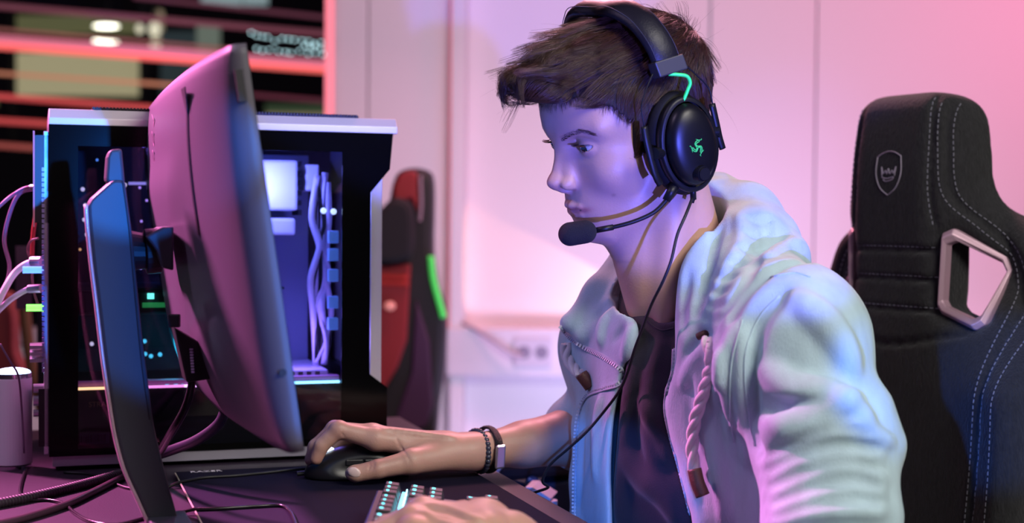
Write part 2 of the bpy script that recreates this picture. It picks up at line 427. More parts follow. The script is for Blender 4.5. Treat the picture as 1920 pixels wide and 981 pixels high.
def rail(p0, p1, r, es, col, y=5.6, core=None):
    a_, b_ = far(*p0, y), far(*p1, y); return a_, b_
RAILS = [((-40, 8), (620, 64), 5.5, (.40, .12, .17), .38, 'dim mauve'), ((-40, 52), (430, 92), 3, (.55, .22, .18), .38, 'thin dull salmon'),
         ((-40, 71), (625, 122), 8, (.95, .25, .36), .72, 'broad pink'), ((-40, 85), (625, 134), 5, (1.0, .16, .14), 1.15, 'bright red'),
         ((-40, 135), (420, 166), 3.4, (.95, .38, .22), .50, 'thin orange'), ((-40, 178), (330, 206), 5, (.80, .10, .10), .75, 'deep red'),
         ((-40, 224), (120, 234), 5, (.80, .10, .10), .65, 'short deep red'), ((-40, 270), (100, 280), 5, (.55, .12, .10), .5, 'low dull red'), ((470, 178), (640, 192), 4, (.28, .07, .11), .35, 'faint plum'), ((250, -6), (640, 36), 4, (.30, .09, .14), .35, 'upper dull plum')]
for p0, p1, r, c, es, nm in RAILS:  # red light falling on the rails is put in as emission
    a_, b_ = far(*p0, 5.6), far(*p1, 5.6)
    M().tube([a_, b_], r / F * 5.6, 8).build('light_rail', mat('rail_' + nm.replace(' ', '_'), c, .5, emit=c, es=es), None, smooth=True, group='red lit rails in the hall behind the window',
        label=nm + ' slanting light rail in the hall behind the window', cat='light')
ls = T('light_string', 'string of tiny cool white lamps behind the window above the monitor', 'light', tuple(far(560, 90, 6.5)))
lm = mat('tiny_lamp', (.8, 1, 1), .5, emit=(.62, .95, 1.0), es=5)
base = M().ell((0, 0, 0), .0042, n=8, m=6)
me0 = None; rr = np.random.default_rng(3)
M().tube([far(455, 62, 6.5), far(612, 90, 6.5)], .002, 5).build('cord', mat('cable_black2', (.02, .02, .02), .5), ls)
for px_ in (455, 612):
    c = far(px_, 62 if px_ == 455 else 90, 6.5); M().cyl(c, A([c[0], c[1], 4.5]), .002, 5).build('hanging_cord', mat('cable_black2', (.02, .02, .02), .5), ls)
k_ = 0
for row, (x0, y0, x1, y1, n) in enumerate(((468, 66, 614, 82, 13), (478, 92, 606, 102, 10), (570, 84, 612, 92, 5))):
    for i in range(n):
        t = i / (n - 1); px = x0 + (x1 - x0) * t + rr.normal(0, 1.5); py = y0 + (y1 - y0) * t + rr.normal(0, 1.8); c = far(px, py, 6.5)
        if me0 is None:
            o = M().ell(c, .0042, n=8, m=6).build('lamp', lm, ls); me0 = o.data; loc0 = o.location.copy(); base_c = c
        else:
            o = bpy.data.objects.new('lamp', me0); COL.objects.link(o); o.parent = ls; o.location = loc0 + Vector(c - base_c)

# ================================================================== DESK
PO = A([-.401, 1.690, DESK])      # far left corner of the desk mat
def dk(a_, b_, z=0.0): return PO + U * a_ - V * b_ + ZZ * z
deskm = mat('desk_black', (.032, .022, .036), .5, spec=.35, bump=.15, bscale=700)
dt = T('desk', 'dark desk carrying the computer, monitor and mat', 'desk', tuple(dk(-.4, .3, -DESK)))
M().box(dk(-.41, .50, -.0125), (.791, .92, .0125), UV).build('desktop', deskm, dt, bevel=.003)
for a_, b_ in ((-1.1, -.3), (.25, -.3), (-1.1, 1.3), (.25, 1.3)):
    M().box(dk(a_, b_, -.3825), (.03, .03, .3575), UV).build('leg', mat('desk_leg', (.02, .02, .02), .5), dt)
pad = T('desk_mat', 'large black cloth desk mat with pale stitched edge under mouse and keyboard', 'mat', tuple(dk(.17, .3, .001)))
M().box(dk(.173, .40, .0021), (.173, .40, .002), UV).build('cloth', mat('mat_cloth', (.006, .005, .020), .9, spec=.15, bump=.3, bscale=1800), pad, bevel=.0015)
M().tube([dk(.0, .012, .0042), dk(0, .80, .0042)], .0011, 6).build('stitched_edge', mat('edge_pale', (.45, .42, .30), .7), pad)
lg = mat('logo_grey', (.62, .60, .66), .6)
lp = ondesk(386, 884, .0045); text('mat_logo', 'RAZER', .0125, lg, lp, U * 1.0, V, pad)

# ================================================================== COMPUTER CASE
CO = ondesk(92, 885); CL, CD, CH = .422, .27, .437
CO[2] = DESK
def cs(a_, b_, z): return CO + U * a_ + V * b_ + ZZ * z
pc = T('computer_case', 'large black computer case with silver edges and tinted glass side lit blue inside', 'computer', tuple(cs(CL / 2, CD / 2, 0)))
alu = mat('aluminium', (.66, .64, .66), .45, metal=.3); blk = mat('case_black', (.008, .008, .010), .35); inn = mat('case_inner', (.05, .05, .06), .6)
def cbox(a0, a1, b0, b1, z0, z1): return M().box(cs((a0 + a1) / 2, (b0 + b1) / 2, (z0 + z1) / 2), (abs(a1 - a0) / 2, abs(b1 - b0) / 2, abs(z1 - z0) / 2), UV)
# top cap with sloping face
prof = [(0, .418), (0, .4265), (.010, .4375), (CD - .01, .4375), (CD, .4265), (CD, .418)]
M().prism([cs(0, b_, z) for b_, z in prof], U * (CL + .006)).build('top_cap', alu, pc, bevel=.0008)
tv_ = M(); tv_.box(cs(.215, CD / 2, .4388), (.165, CD / 2 - .012, .0018), UV); tv_.build('top_vent', blk, pc, bevel=.001)
vs_ = M()
for i in range(82): vs_.box(cs(.052 + i * .004, .013, .4402), (.0013, .004, .0012), UV)
vs_.build('vent_rib', blk, pc, kind='stuff')
M().prism([cs(.004, b_, z) for b_, z in [(0, .006), (0, .018), (CD, .018), (CD, .006)]], U * (CL - .02)).build('bottom_trim', mat('trim_dark_silver', (.40, .38, .45), .35, metal=.5), pc)
for a_ in (.04, CL - .06):
    for b_ in (.04, CD - .04): cbox(a_ - .02, a_ + .02, b_ - .012, b_ + .012, 0, .006).build('foot', blk, pc)
# shell: bottom, back side, rear frame, front frame
cbox(0, CL, 0, CD, .018, .022).build('floor_plate', blk, pc); cbox(0, CL, CD - .004, CD, .018, .418).build('far_side', blk, pc)
cbox(.012, CL - .04, CD - .06, CD - .056, .022, .418).build('motherboard_tray', inn, pc)
rf = cbox(0, .003, .002, CD - .002, .018, .418).build('rear_plate', mat('steel_dark', (.22, .21, .25), .4, metal=.7), pc)
# glass side with printed black border
x0, x1 = .0335, .356; z0, z1 = .026, .393
gb = M(); B0, B1 = -.0015, .0005
gb.prism([cs(0, B0, .018), cs(x0, B0, .018), cs(x0, B0, .418), cs(0, B0, .418)], V * .003)
gb.prism([cs(x1, B0, .018), cs(CL - .006, B0, .018), cs(CL - .006, B0, .090), cs(CL - .029, B0, .108), cs(CL - .029, B0, .342), cs(CL - .004, B0, .372), cs(CL, B0, .418), cs(x1, B0, .418)], V * .003)
gb.prism([cs(x0, B0, z1), cs(x1, B0, z1), cs(x1, B0, .418), cs(x0, B0, .418)], V * .003)
gb.prism([cs(x0, B0, .018), cs(x1, B0, .018), cs(x1, B0, z0), cs(x0, B0, z0)], V * .003)
gb.build('glass_border', mat('border_black', (.003, .003, .003), .12, spec=.12), pc)
M().box(cs((x0 + x1) / 2, 0, (z0 + z1) / 2), ((x1 - x0) / 2, .0006, (z1 - z0) / 2), UV).build('side_glass', glass('tinted_glass', (.62, .62, .68)), pc)
# front column, silver
M().prism([cs(CL - .028, .002, .106), cs(CL - .013, .002, .092), cs(CL - .013, .002, .362), cs(CL - .028, .002, .345)], V * (CD - .004)).build('front_column', alu, pc, bevel=.0008)
M().prism([cs(CL - .006, .002, .018), cs(CL - .006, .002, .090), cs(CL - .028, .002, .106), cs(CL - .04, .002, .106), cs(CL - .04, .002, .018)], V * (CD - .004)).build('front_lower', blk, pc)
# power supply shroud, led line, labels
cbox(x0 - .01, x1 + .01, .012, CD - .06, .022, .098).build('power_supply_shroud', mat('shroud', (.012, .012, .014), .4), pc)
led = M(); 
for (a0, a1, c, es) in ((x0, .088, (1.0, .55, .25), 4), (.088, .16, (1, .3, .75), 3), (.16, .215, (.95, .45, 1), 6), (.215, .29, (.45, .55, 1), 5), (.29, x1, (.25, .70, 1.0), 6)):
    cbox(a0, a1, .009, .013, .0965, .0995).build('led_line', mat('led_%d' % int(a0 * 1000), c, .5, emit=c, es=es), pc)
cbox(x0, x1, .013, .03, .1005, .1055).build('light_bar_edge', mat('bar_edge', (.35, .2, .35), .4, emit=(.5, .1, .4), es=.3), pc)
tm = mat('text_grey', (.30, .27, .24), .6)
text('power_supply_text', 'STRAIGHT POWER', .0088, mat('text_amber', (.35, .22, .12), .6), cs(.083, .0115, .078), U, ZZ, pc)
sl = cbox(x0 + .002, x0 + .037, .0105, .0115, .030, .0435).build('barcode_label', mat('label_grey', (.16, .19, .24), .6), pc)
bc = M(); rr = np.random.default_rng(5); x_ = .004
while x_ < .033: w_ = rr.choice([.0004, .0008]); bc.box(cs(x0 + x_, .0102, .0365), (w_, .0002, .0045), UV); x_ += w_ * 2 + rr.choice([.0006, .001])
bc.build('barcode', blk, sl, kind='stuff')
cbox(.160, .235, .0102, .0118, .060, .092).build('supply_sticker', mat('sticker_olive', (.10, .09, .05), .6), pc)
# interior: motherboard, cards, coolers, cables
dkb = mat('board', (.014, .014, .022), .5)
mb = cbox(x0 + .005, .235, CD - .075, CD - .060, .13, .405).build('motherboard', dkb, pc)
for a0, a1, b0, b1, c0_, c1_ in ((.05, .10, .05, .075, .27, .39), (.115, .175, .04, .075, .285, .345), (.12, .21, .06, .075, .385, .40), (.06, .20, .066, .075, .225, .24)):
    cbox(a0, a1, CD - b1 - .0, CD - b1 + (b1 - b0), c0_, c1_).build('heatsink', mat('sink', (.03, .03, .045), .45), mb, bevel=.002)
for i in range(4): cbox(.180 + i * .008, .184 + i * .008, CD - .115, CD - .075, .265, .375).build('memory_stick', mat('stick', (.05, .05, .08), .4), mb)
gp = cbox(.025, .275, .05, CD - .075, .185, .215).build('graphics_card', mat('card', (.012, .016, .018), .4), pc, bevel=.003)
cbox(.02, .29, .045, CD - .07, .216, .219).build('backplate', mat('plate_teal', (.01, .05, .07), .4), gp)
for i, a_ in enumerate((.08, .18)):
    M().cyl(cs(a_, .10, .182), cs(a_, .10, .186), .042, 28).build('fan', mat('fan_black', (.02, .02, .03), .5), gp)
cbox(.118, .126, .043, .047, .205, .212).build('card_light', mat('teal_led', (.2, 1, .8), .5, emit=(.15, 1, .75), es=4), gp)
cbox(.112, .150, .046, .050, .194, .200).build('green_glow', mat('green_led', (.1, .8, .2), .5, emit=(.05, .6, .15), es=.5), gp)
# right part of the interior: white radiator block and drive cover, pale cables
wh = mat('panel_white', (.80, .82, .86), .5)
wt = cbox(.225, .345, CD - .09, CD - .08, .11, .395).build('side_panel_blue', mat('panel_blue', (.25, .30, .45), .5), pc)
cbox(.258, .316, .095, .18, .318, .385).build('white_cover', wh, wt, bevel=.004); cbox(.258, .314, .10, .18, .285, .308).build('white_cover', wh, wt, bevel=.004)
cbox(.328, .345, .10, .18, .345, .380).build('white_cover', wh, wt, bevel=.002)
for i in range(6): cbox(.3175, .321, .095, .15, .312 + i * .013, .319 + i * .013).build('clip', blk, wt)
cbox(.205, .345, .03, CD - .1, .1005, .112).build('lower_cover', mat('cover_lilac', (.6, .55, .75), .5), pc, bevel=.002)
for i in range(12): cbox(.207 + i * .011, .213 + i * .011, .029, .0305, .1025, .110).build('cover_slot', inn, pc)
cab = mat('pale_cable', (.70, .66, .80), .5)
rr = np.random.default_rng(11)
for i in range(9):
    a0 = .338 + .004 * (i % 4); pts = [cs(a0 + rr.normal(0, .003), .07 + .01 * rr.random(), z + rr.normal(0, .004)) for z in (.36, .31, .27, .23, .19, .15, .115)]
    for k in range(1, 6): pts[k] = pts[k] + U * rr.normal(0, .004)
    M().tube(spline(pts, 5), .0026 if i % 3 else .0045, 8).build('internal_cable', cab if i % 3 != 1 else blk, pc, smooth=True)
for i, (a_, z) in enumerate(((.338, .318), (.351, .317))): M().ell(cs(a_, .03, z), .004).build('fitting', mat('white_led', (.8, .9, 1), .5, emit=(.55, .75, 1), es=3), pc, smooth=True)
for i, z in enumerate((.285, .262, .235, .20, .172)):
    cbox(.345, .358, .03, .04, z - .009, z + .007).build('light_block', mat('block_blue', (.3, .5, .9), .4, emit=(.12, .35, 1), es=1.3 if i % 2 else .5), pc, bevel=.001)
# tiny board lights
tl_ = [(155, 355, 'w'), (160, 385, 'w'), (158, 412, 'w'), (163, 440, 'w'), (234, 347, 'w'), (262, 352, 'v'), (275, 376, 'v'), (265, 415, 'v'), (264, 503, 'v'), (290, 503, 'b'), (289, 485, 'o'), (182, 300, 'b'), (200, 320, 'b'), (172, 645, 'w'),
       (271, 640, 'c'), (283, 668, 'c'), (313, 719, 'c'), (330, 722, 'c'), (342, 724, 'c'), (352, 725, 'c'), (272, 664, 'c'), (300, 665, 'c'), (143, 400, 'o'), (150, 468, 'o'), (320, 600, 'g')]
cm_ = {'w': ((.8, .7, .9), 1.6), 'v': ((.5, .3, 1), 2.2), 'b': ((.1, .3, 1), 2), 'o': ((1, .5, .2), 1.5), 'c': ((.1, .7, 1), 2.0), 'g': ((.1, .9, .3), 2)}
for px, py, k in tl_:
    p_ = onplane(px, py, cs(0, .03 if py > 700 else .12, 0), V); M().ell(p_, .0028 if k in 'wc' else .0018, n=10, m=6).build('board_light', mat('bl_' + k, cm_[k][0], .5, emit=cm_[k][0], es=cm_[k][1]), pc, smooth=True)
p0_, p1_ = onplane(241, 344, cs(0, .12, 0), V), onplane(285, 344, cs(0, .12, 0), V); M().tube([p0_, p1_], .0022, 6).build('light_tube', mat('tube_lilac', (.5, .4, 1), .5, emit=(.4, .35, 1), es=1.5), pc)
def pl(name, loc, power, col, r=.02):
    l = bpy.data.lights.new(name, 'POINT'); l.energy = power; l.color = col; l.shadow_soft_size = r; o = bpy.data.objects.new(name, l); COL.objects.link(o); o.location = loc
pl('case_blue_light', cs(.270, .05, .35), 1.7, (.17, .20, 1)); pl('case_violet_light', cs(.31, .04, .15), .55, (.30, .2, 1)); pl('case_left_light', cs(.13, .05, .395), .22, (.25, .15, 1)); pl('case_teal_light', cs(.15, .05, .135), .22, (.02, .6, .8))
# rear connectors and plugs
rr = np.random.default_rng(2)
steel = mat('steel', (.6, .58, .66), .3, metal=.8)
cbox(-.006, 0, .004, .02, .02, .41).build('rear_edge', steel, pc, bevel=.001)
for i in range(40): cbox(-.008, -.005, .003, .012, .12 + i * .0062, .1245 + i * .0062).build('rear_fin', mat('fin_violet', (.35, .3, .6), .4, metal=.6), rf)
for z, w_ in ((.39, .012), (.372, .01), (.10, .012), (.085, .014), (.07, .01)): M().cyl(cs(-.018, .012, z), cs(0, .012, z), w_ * .45, 12).build('thumb_screw', steel, pc)
cbox(-.016, 0, .004, .05, .30, .405).build('slot_cover', mat('slot_black', (.02, .015, .02), .3), pc); cbox(-.018, -.016, .004, .03, .295, .41).build('slot_edge', mat('slot_rose', (.6, .2, .3), .4), pc)
cbox(-.012, 0, .004, .06, .03, .10).build('power_socket', blk, pc)
for z in (.150, .142, .134): cbox(-.022, 0, .006, .05, z - .002, z + .002).build('port', steel, pc)
def plug(name, z, ln, m_, r=.0042): M().cyl(cs(-ln, .02, z), cs(0, .02, z), r, 12).build(name, m_, None, smooth=False, **PLK)
gl = mat('green_glow_plug', (.1, .9, .1), .4, emit=(.2, 1, .1), es=2.2); bl_ = mat('blue_glow_plug', (.1, .3, 1), .4, emit=(.1, .3, 1), es=2)
PLK = dict(label='glowing green plug in the rear of the case', cat='plug'); plug('audio_plug', .197, .026, gl)
PLK = dict(label='glowing blue plug in the rear of the case above the green one', cat='plug'); plug('audio_plug', .243, .03, bl_)
# cables plugged in at the rear
def rcable(pts, r, m_, lab, head=None):
    o = M().tube(spline([W(*p) for p in pts], 8), r, 10).build('cable', m_, None, smooth=True, label=lab, cat='cable')
    if head: M().cyl(W(*head[0]), W(*head[1]), r * 1.45, 12).build('plug', steel, o)
lil = mat('cable_lilac', (.62, .50, .66), .45); mau = mat('cable_mauve', (.20, .12, .20), .5)
rcable([(72, 490, 1.74), (50, 495, 1.74), (28, 512, 1.74), (10, 540, 1.73), (-15, 590, 1.72)], .0042, mat('cable_white', (.85, .72, .85), .4), 'thick pale cable bending out of the rear of the case', ((60, 490, 1.74), (78, 490, 1.735)))
rcable([(72, 541, 1.74), (52, 543, 1.74), (28, 556, 1.73), (8, 572, 1.73), (-20, 600, 1.72)], .0036, lil, 'ribbed lilac cable with metal plug below the pale cable', ((54, 542, 1.74), (78, 541, 1.735)))
rcable([(74, 351, 1.76), (50, 352, 1.76), (30, 362, 1.76), (12, 375, 1.75), (-20, 405, 1.75)], .0022, mau, 'thin mauve cable arching left from the upper rear of the case', ((58, 351, 1.76), (78, 351, 1.75)))
rcable([(68, 354, 1.77), (38, 362, 1.77), (20, 395, 1.77), (8, 450, 1.77), (18, 500, 1.77), (8, 540, 1.77), (-15, 570, 1.77)], .0024, mau, 'thin mauve cable drooping in an s-curve beside the case')
rcable([(72, 447, 1.76), (58, 452, 1.76), (52, 470, 1.76), (60, 500, 1.76), (62, 540, 1.76), (72, 575, 1.76)], .0014, mat('cable_brown', (.15, .08, .08), .5), 'thin brown cable looping beside the blue plug')
rcable([(80, 365, 1.80), (68, 400, 1.80), (62, 440, 1.80), (60, 480, 1.80)], .0026, mat('cable_red', (.45, .05, .04), .5), 'dark red cable behind the rear of the case')
rcable([(0, 645, 1.66), (20, 680, 1.66), (34, 705, 1.67), (40, 760, 1.70), (45, 850, 1.71)], .0012, mau, 'thin thread-like cable passing behind the white cylinder lamp')

# second tower and furniture shapes further left
pc2 = T('computer_tower', 'second dark computer tower with pink lit top far left behind the cables', 'computer', tuple(ondesk(40, 820)))
q = W(46, 300, 2.25); tz = W(46, 282, 2.25)[2]
M().box((q[0], 2.40, (DESK + tz) / 2), (.028, .15, (tz - DESK) / 2 - .004), UV).build('case_body', mat('tower_dark', (.010, .008, .012), .5), pc2, bevel=.003)
M().box((q[0], 2.40, tz), (.030, .15, .006), UV).build('top_edge', mat('tower_top', (.9, .6, .66), .5), pc2)  # pink light on the aluminium top edge put into its colour
M().box((q[0] + .0, 2.249, .95), (.012, .003, .05), UV).build('drive_bay', mat('bay_mauve', (.12, .05, .09), .5), pc2)

# ================================================================== MONITOR
MV = nrm(A([-.328, .945, 0])); MU = nrm(A([.945, .328, 0])); TL_ = math.radians(8.3)
MT = nrm(ZZ * math.cos(TL_) - MU * math.sin(TL_)); MN = np.cross(MV, MT); MN = MN if MN @ MU > 0 else -MN
mo = W(570, 846, 1.262)       # near bottom front corner
MW, MH = .665, .362
def mp(s_, t, n_): return mo + MV * (s_ * MW) + MT * (t * MH) + MN * (n_ + .008 * (2 * s_ - 1) ** 2 - .008)
mn = T('monitor', 'large curved monitor seen from behind with grey back lit pink and blue', 'monitor', tuple(W(300, 985, 1.47)))
S = np.linspace(0, 1, 60); Tt = np.linspace(0, 1, 40)
def back(s_, t):
    e = np.clip(np.minimum(s_ / .38, (1.45 - s_) / .60), 0, 1); f = np.clip(np.minimum(t / .30, (1.0 - t) / .38), 0, 1)
    sm = lambda x: x * x * (3 - 2 * x); ci = lambda x: math.sqrt(max(0, 1 - (1 - x) ** 2))
    core = sm(np.clip((.30 - abs(s_ - .55)) / .14, 0, 1)) * sm(np.clip((t - .12) / .16, 0, 1)) * sm(np.clip((.80 - t) / .14, 0, 1))
    return .011 + .036 * (.25 + .75 * ci(f)) * ci(e) + .006 * core
G = A([[mp(s_, t, -back(s_, t)) for t in Tt] for s_ in S]); Fr = A([[mp(s_, t, 0) for t in Tt] for s_ in S])
shellm = mat('monitor_shell', (.11, .10, .13), .42, bump=.10, bscale=1500)
mm = M(); mm.grid(G)
n_, m_ = G.shape[:2]
rim = list(range(0, 1))
def border(g): return np.concatenate([g[:, 0], g[-1, 1:], g[-2::-1, -1], g[0, -2:0:-1]])
bG, bF = border(G), border(Fr); mm.grid(np.stack([bG, (bG * .35 + bF * .65), bF], 1), True)
sh = mm.build('back_shell', shellm, mn, smooth=True)
mm = M(); mm.grid(A([[mp(s_, t, .0005) for t in Tt] for s_ in S])); mm.build('bezel_front', mat('bezel', (.02, .02, .022), .4), mn, smooth=True)
mm = M(); mm.grid(A([[mp(.012 + .976 * s_, .03 + .95 * t, .0015) for t in Tt] for s_ in S])); mm.build('screen', mat('screen', (.02, .05, .12), .3, emit=(.06, .25, 1.0), es=.6), mn, smooth=True)
# vertical groove with a triangular notch, edge joint lines, button, screw covers
gd = mat('groove_dark', (.015, .013, .02), .6)
def mline(s0, t0, s1, t1, w_, m__, nm, k=14, off=.0006, par=sh):
    pts = [mp(s0 + (s1 - s0) * x, t0 + (t1 - t0) * x, -back(s0 + (s1 - s0) * x, t0 + (t1 - t0) * x) - off) for x in np.linspace(0, 1, k)]
    return M().tube(pts, 1, 6, flat=(MV, w_, .0012)).build(nm, m__, par)
mline(.20, .88, .20, .55, .0045, gd, 'cooling_groove')
a0 = mp(.20, .88, -back(.20, .88) - .001); M().prism([a0 + MT * .020 - MV * .016, a0 + MT * .020 + MV * .016, a0 - MT * .012], -MN * .001).build('groove_notch', gd, sh)
M().box(mp(.0, .90, -.010), (.003, .014, .0035), np.stack([MV, MT, MN])).build('edge_port', gd, sh)
M().cyl(mp(.0, .20, -.009) - MV * .001, mp(.0, .20, -.009) + MV * .002, .0035, 16).build('button', gd, sh)
# brand letters on the back
lm_ = mat('badge', (.65, .45, .60), .3, metal=.4)
for i, ch in enumerate('AOC'):
    s_ = .64; t = .90 - i * .055; text('badge_letter', ch, .024, lm_, mp(s_, t, -back(s_, t) - .0012), -MT * 1.0, -MV, sh)
# column profile in the plane through the monitor centre, seen from the side
cp = W(235, 600, 1.44)
def col(px, py, dz=0): return onplane(px, py, cp, MV) + MV * dz
stm = mat('stand_dark', (.045, .050, .065), .5, bump=.1, bscale=1200)
def seg2(poly, name, m__, w0, w1, par=mn, bev=.003): return M().prism([col(x, y, w0) for x, y in poly], MV * (w1 - w0)).build(name, m__, par, bevel=bev)
L1 = spline([(163, 384), (165, 420), (172, 490), (182, 570), (194, 670), (206, 750), (216, 810), (232, 870), (254, 920), (286, 990), (300, 1020)], 3)
R1 = spline([(350, 1020), (336, 990), (322, 940), (308, 890), (298, 850), (284, 790), (272, 700), (262, 620), (252, 520), (244, 440), (236, 380), (231, 340)], 3)
seg2(np.vstack([L1, R1, [(212, 338), (204, 342), (170, 372)]]), 'column', stm, -.028, .028)
seg2([(196, 340), (199, 296), (204, 282), (226, 280), (232, 345), (214, 352)], 'column_head', stm, -.020, .020)
tr_ = [col(x - 1.5, y, -.024) for x, y in L1[:28]]; M().tube([p_ - MU * .0012 for p_ in tr_], 1, 8, flat=(MV, .004, .0022)).build('edge_trim', mat('trim_pearl', (.80, .55, .65), .3, metal=.3), mn, smooth=True)  # pink light on the column's rear bevel, put in as a pink strip
tr_ = [col(x, y, -.0285) for x, y in ((226, 340), (238, 430), (250, 560), (262, 680), (276, 780))]; M().tube(spline(tr_, 6), .0007, 5).build('seam_line', gd, mn)
# swivel arm to the back
ar = M().cyl(col(236, 470), col(285, 472), .021, 24, .017).cyl(col(272, 472), col(300, 470), .023, 24); ar.build('swivel_arm', mat('arm_black', (.012, .012, .014), .45), mn, bevel=.001)
M().prism([col(x, y, -.04) for x, y in ((268, 443), (300, 426), (318, 424), (318, 505), (298, 500), (288, 470))], MV * .08).build('mount_bracket', stm, mn, bevel=.002)
# foot: spread legs under the column
fb = onplane(310, 985, cp, MV); fb[2] = DESK + .012
for dv in (-.16,):
    M().prism([fb + A([0, 0, -.012]) - MU * .02, fb - MU * .02 - ZZ * .005, fb + MU * .02 - ZZ * .005, fb + MU * .02 + A([0, 0, -.012])], MV * dv).build('foot_leg', stm, mn, bevel=.002)
# connector block under the shell with plug and cable
cb = M().prism([col(x, y, -.03) for x, y in ((322, 610), (372, 640), (390, 705), (344, 712))], MV * .04); cb.build('connector_block', mat('conn_black', (.006, .006, .007), .5), mn, bevel=.002)
for i in range(9): M().box(col(352 + i * .4, 650 + i * 5.2, -.032), (.0016, .0012, .0009)).build('connector_rib', mat('rib_lilac', (.5, .4, .6), .4), mn)
M().box(col(320, 597, -.036), (.0055, .004, .0065)).build('joystick', gd, mn, bevel=.001)
lilr = mat('cable_dark_gloss', (.02, .015, .02), .25)
M().tube(spx([(360, 690, 1.47), (358, 730, 1.47), (345, 770, 1.48), (322, 810, 1.50), (298, 850, 1.56), (270, 880, 1.66), (220, 893, 1.71)], 8), .0042, 12).build('monitor_cable', lilr, None, smooth=True, label='glossy black monitor cable curving down to the desk', cat='cable')
M().tube(spx([(425, 760, 1.56), (410, 795, 1.56), (370, 825, 1.58), (320, 845, 1.62), (280, 858, 1.66)], 8), .006, 12).build('power_cable', mat('cable_dark2', (.03, .025, .05), .4), None, smooth=True, label='thick dark cable hanging behind the lower monitor edge', cat='cable')

# ================================================================== DESK CLUTTER
lampc = ondesk(24, 878); LR = .0225; LH = .111
cy = T('cylinder_lamp', 'white cylindrical desk lamp glowing blue white on top at the left edge', 'lamp', tuple(lampc))
whl = mat('lamp_body', (.88, .86, .92), .4)
M().cyl(lampc + ZZ * .006, lampc + ZZ * LH, LR, 40).build('body', whl, cy, smooth=False, bevel=.0008)
M().cyl(lampc, lampc + ZZ * .005, LR * .97, 40).build('base_ring', mat('chrome', (.6, .6, .65), .15, metal=1), cy)
M().cyl(lampc + ZZ * LH, lampc + ZZ * (LH + .006), LR * .98, 40).build('light_ring', mat('chrome', (.6, .6, .65), .15, metal=1), cy)
M().ell(lampc + ZZ * (LH + .006), (LR * .93, LR * .93, .006), n=32, m=10).build('glowing_top', mat('glow_blue', (.7, .85, 1), .4, emit=(.42, .62, 1.0), es=7), cy, smooth=True)
def dcable(pts, r, m__, lab, ribs=0, name='cable', z=None):
    q = spline([(x, y) for x, y, *_ in pts], 8); zz_ = spline([(p[2] if len(p) > 2 else 0, 0) for p in pts], 8)[:, 0]
    P3 = A([ondesk(x, y, r + zq) for (x, y), zq in zip(q, zz_)])
    onm = np.array([max(-.004 - min((p_ - PO) @ U, .346 - (p_ - PO) @ U, -((p_ - PO) @ V)), 0) for p_ in P3]); P3[:, 2] += .0042 * np.clip(1 - onm / .012, 0, 1)
    o = M().tube(P3, r, 10).build(name, m__, None, smooth=True, label=lab, cat='cable')
    if ribs:
        L_ = np.r_[0, np.cumsum(np.linalg.norm(np.diff(P3, axis=0), axis=1))]; mm = M()
        for s0 in np.arange(0, L_[-1], ribs):
            c = [A([np.interp(s_, L_, P3[:, i]) for i in range(3)]) for s_ in (s0, s0 + ribs * .45)]; mm.tube(c, r * 1.18, 10)
        mm.build('cable_rib', m__, o, smooth=True)
rb = mat('cable_ribbed', (.035, .025, .035), .5)
dcable([(-40, 950), (0, 944), (60, 932), (120, 918), (180, 902), (240, 884)], .0048, rb, 'thick ribbed black cable running across the desk to the stand', .004)
dcable([(-40, 990), (40, 973), (120, 948), (170, 925), (210, 905), (248, 886)], .0040, mat('cable_wine', (.06, .03, .045), .35), 'smooth dark cable below the ribbed one on the desk')
dcable([(48, 880), (40, 905), (38, 925), (52, 938), (90, 938), (120, 945), (140, 962), (170, 978), (220, 984), (300, 966), (400, 962), (480, 957), (528, 956), (546, 970), (556, 995)], .0019, lilr, 'thin glossy cable winding from the lamp across the desk mat')
dcable([(590, 884, .006), (560, 886, .002), (500, 893), (440, 899), (380, 903), (320, 914), (250, 917), (210, 905), (170, 890), (120, 886)], .0017, mat('cable_black', (.008, .008, .010), .5), 'thin black mouse cable running left over the mat', name='mouse_cable')

# ---- mouse
ms = SDF((-.30, 1.55, .73), (-.12, 1.75, .80), .0011)
mc0 = ondesk(650, 900); mf = ondesk(588, 893); mx_ = nrm(A([-.975, -.22, 0])); my_ = A([mx_[1], -mx_[0], 0]); my_ = A([-mx_[1], mx_[0], 0])
MC = A([-.179, 1.672, DESK + .004]); MA = np.stack([mx_, my_, ZZ])
def mq(x, y, z): return MC + mx_ * x + my_ * y + ZZ * z
ms.ell(mq(-.012, 0, .008), (.060, .033, .033), .0, ax=MA); ms.ell(mq(.028, 0, .004), (.036, .029, .024), .014, ax=MA)
ms.ell(mq(.0, .036, .016), (.035, .010, .012), .008, ax=MA, cut=True)
ms.ell(mq(.0, -.036, .016), (.035, .010, .012), .008, ax=MA, cut=True)
ms.op(lambda X_, Y_, Z_: Z_ - (DESK + .005) + 0 * X_ + 0 * Y_, ms.lo, ms.lo + ms.n * ms.h, .002, cut=True)
msv, msq, _ = ms.mesh()
mr_ = T('computer_mouse', 'black gaming mouse with glowing wheel under his right hand', 'mouse', tuple(MC))
mesh_obj('shell', [(msv, msq)], mat('mouse_black', (.010, .010, .013), .35), mr_)
wlm = mat('wheel_glow', (.8, .9, 1), .4, emit=(.65, .8, 1), es=5)
c = mq(.034, 0, .0265); M().cyl(c - my_ * .004, c + my_ * .004, .0085, 24).build('wheel', wlm, mr_)
M().ell(mq(-.045, .004, .0315), (.010, .007, .003), MA).build('logo_light', mat('violet_glow', (.5, .4, 1), .4, emit=(.45, .35, 1), es=1.5), mr_, smooth=True)
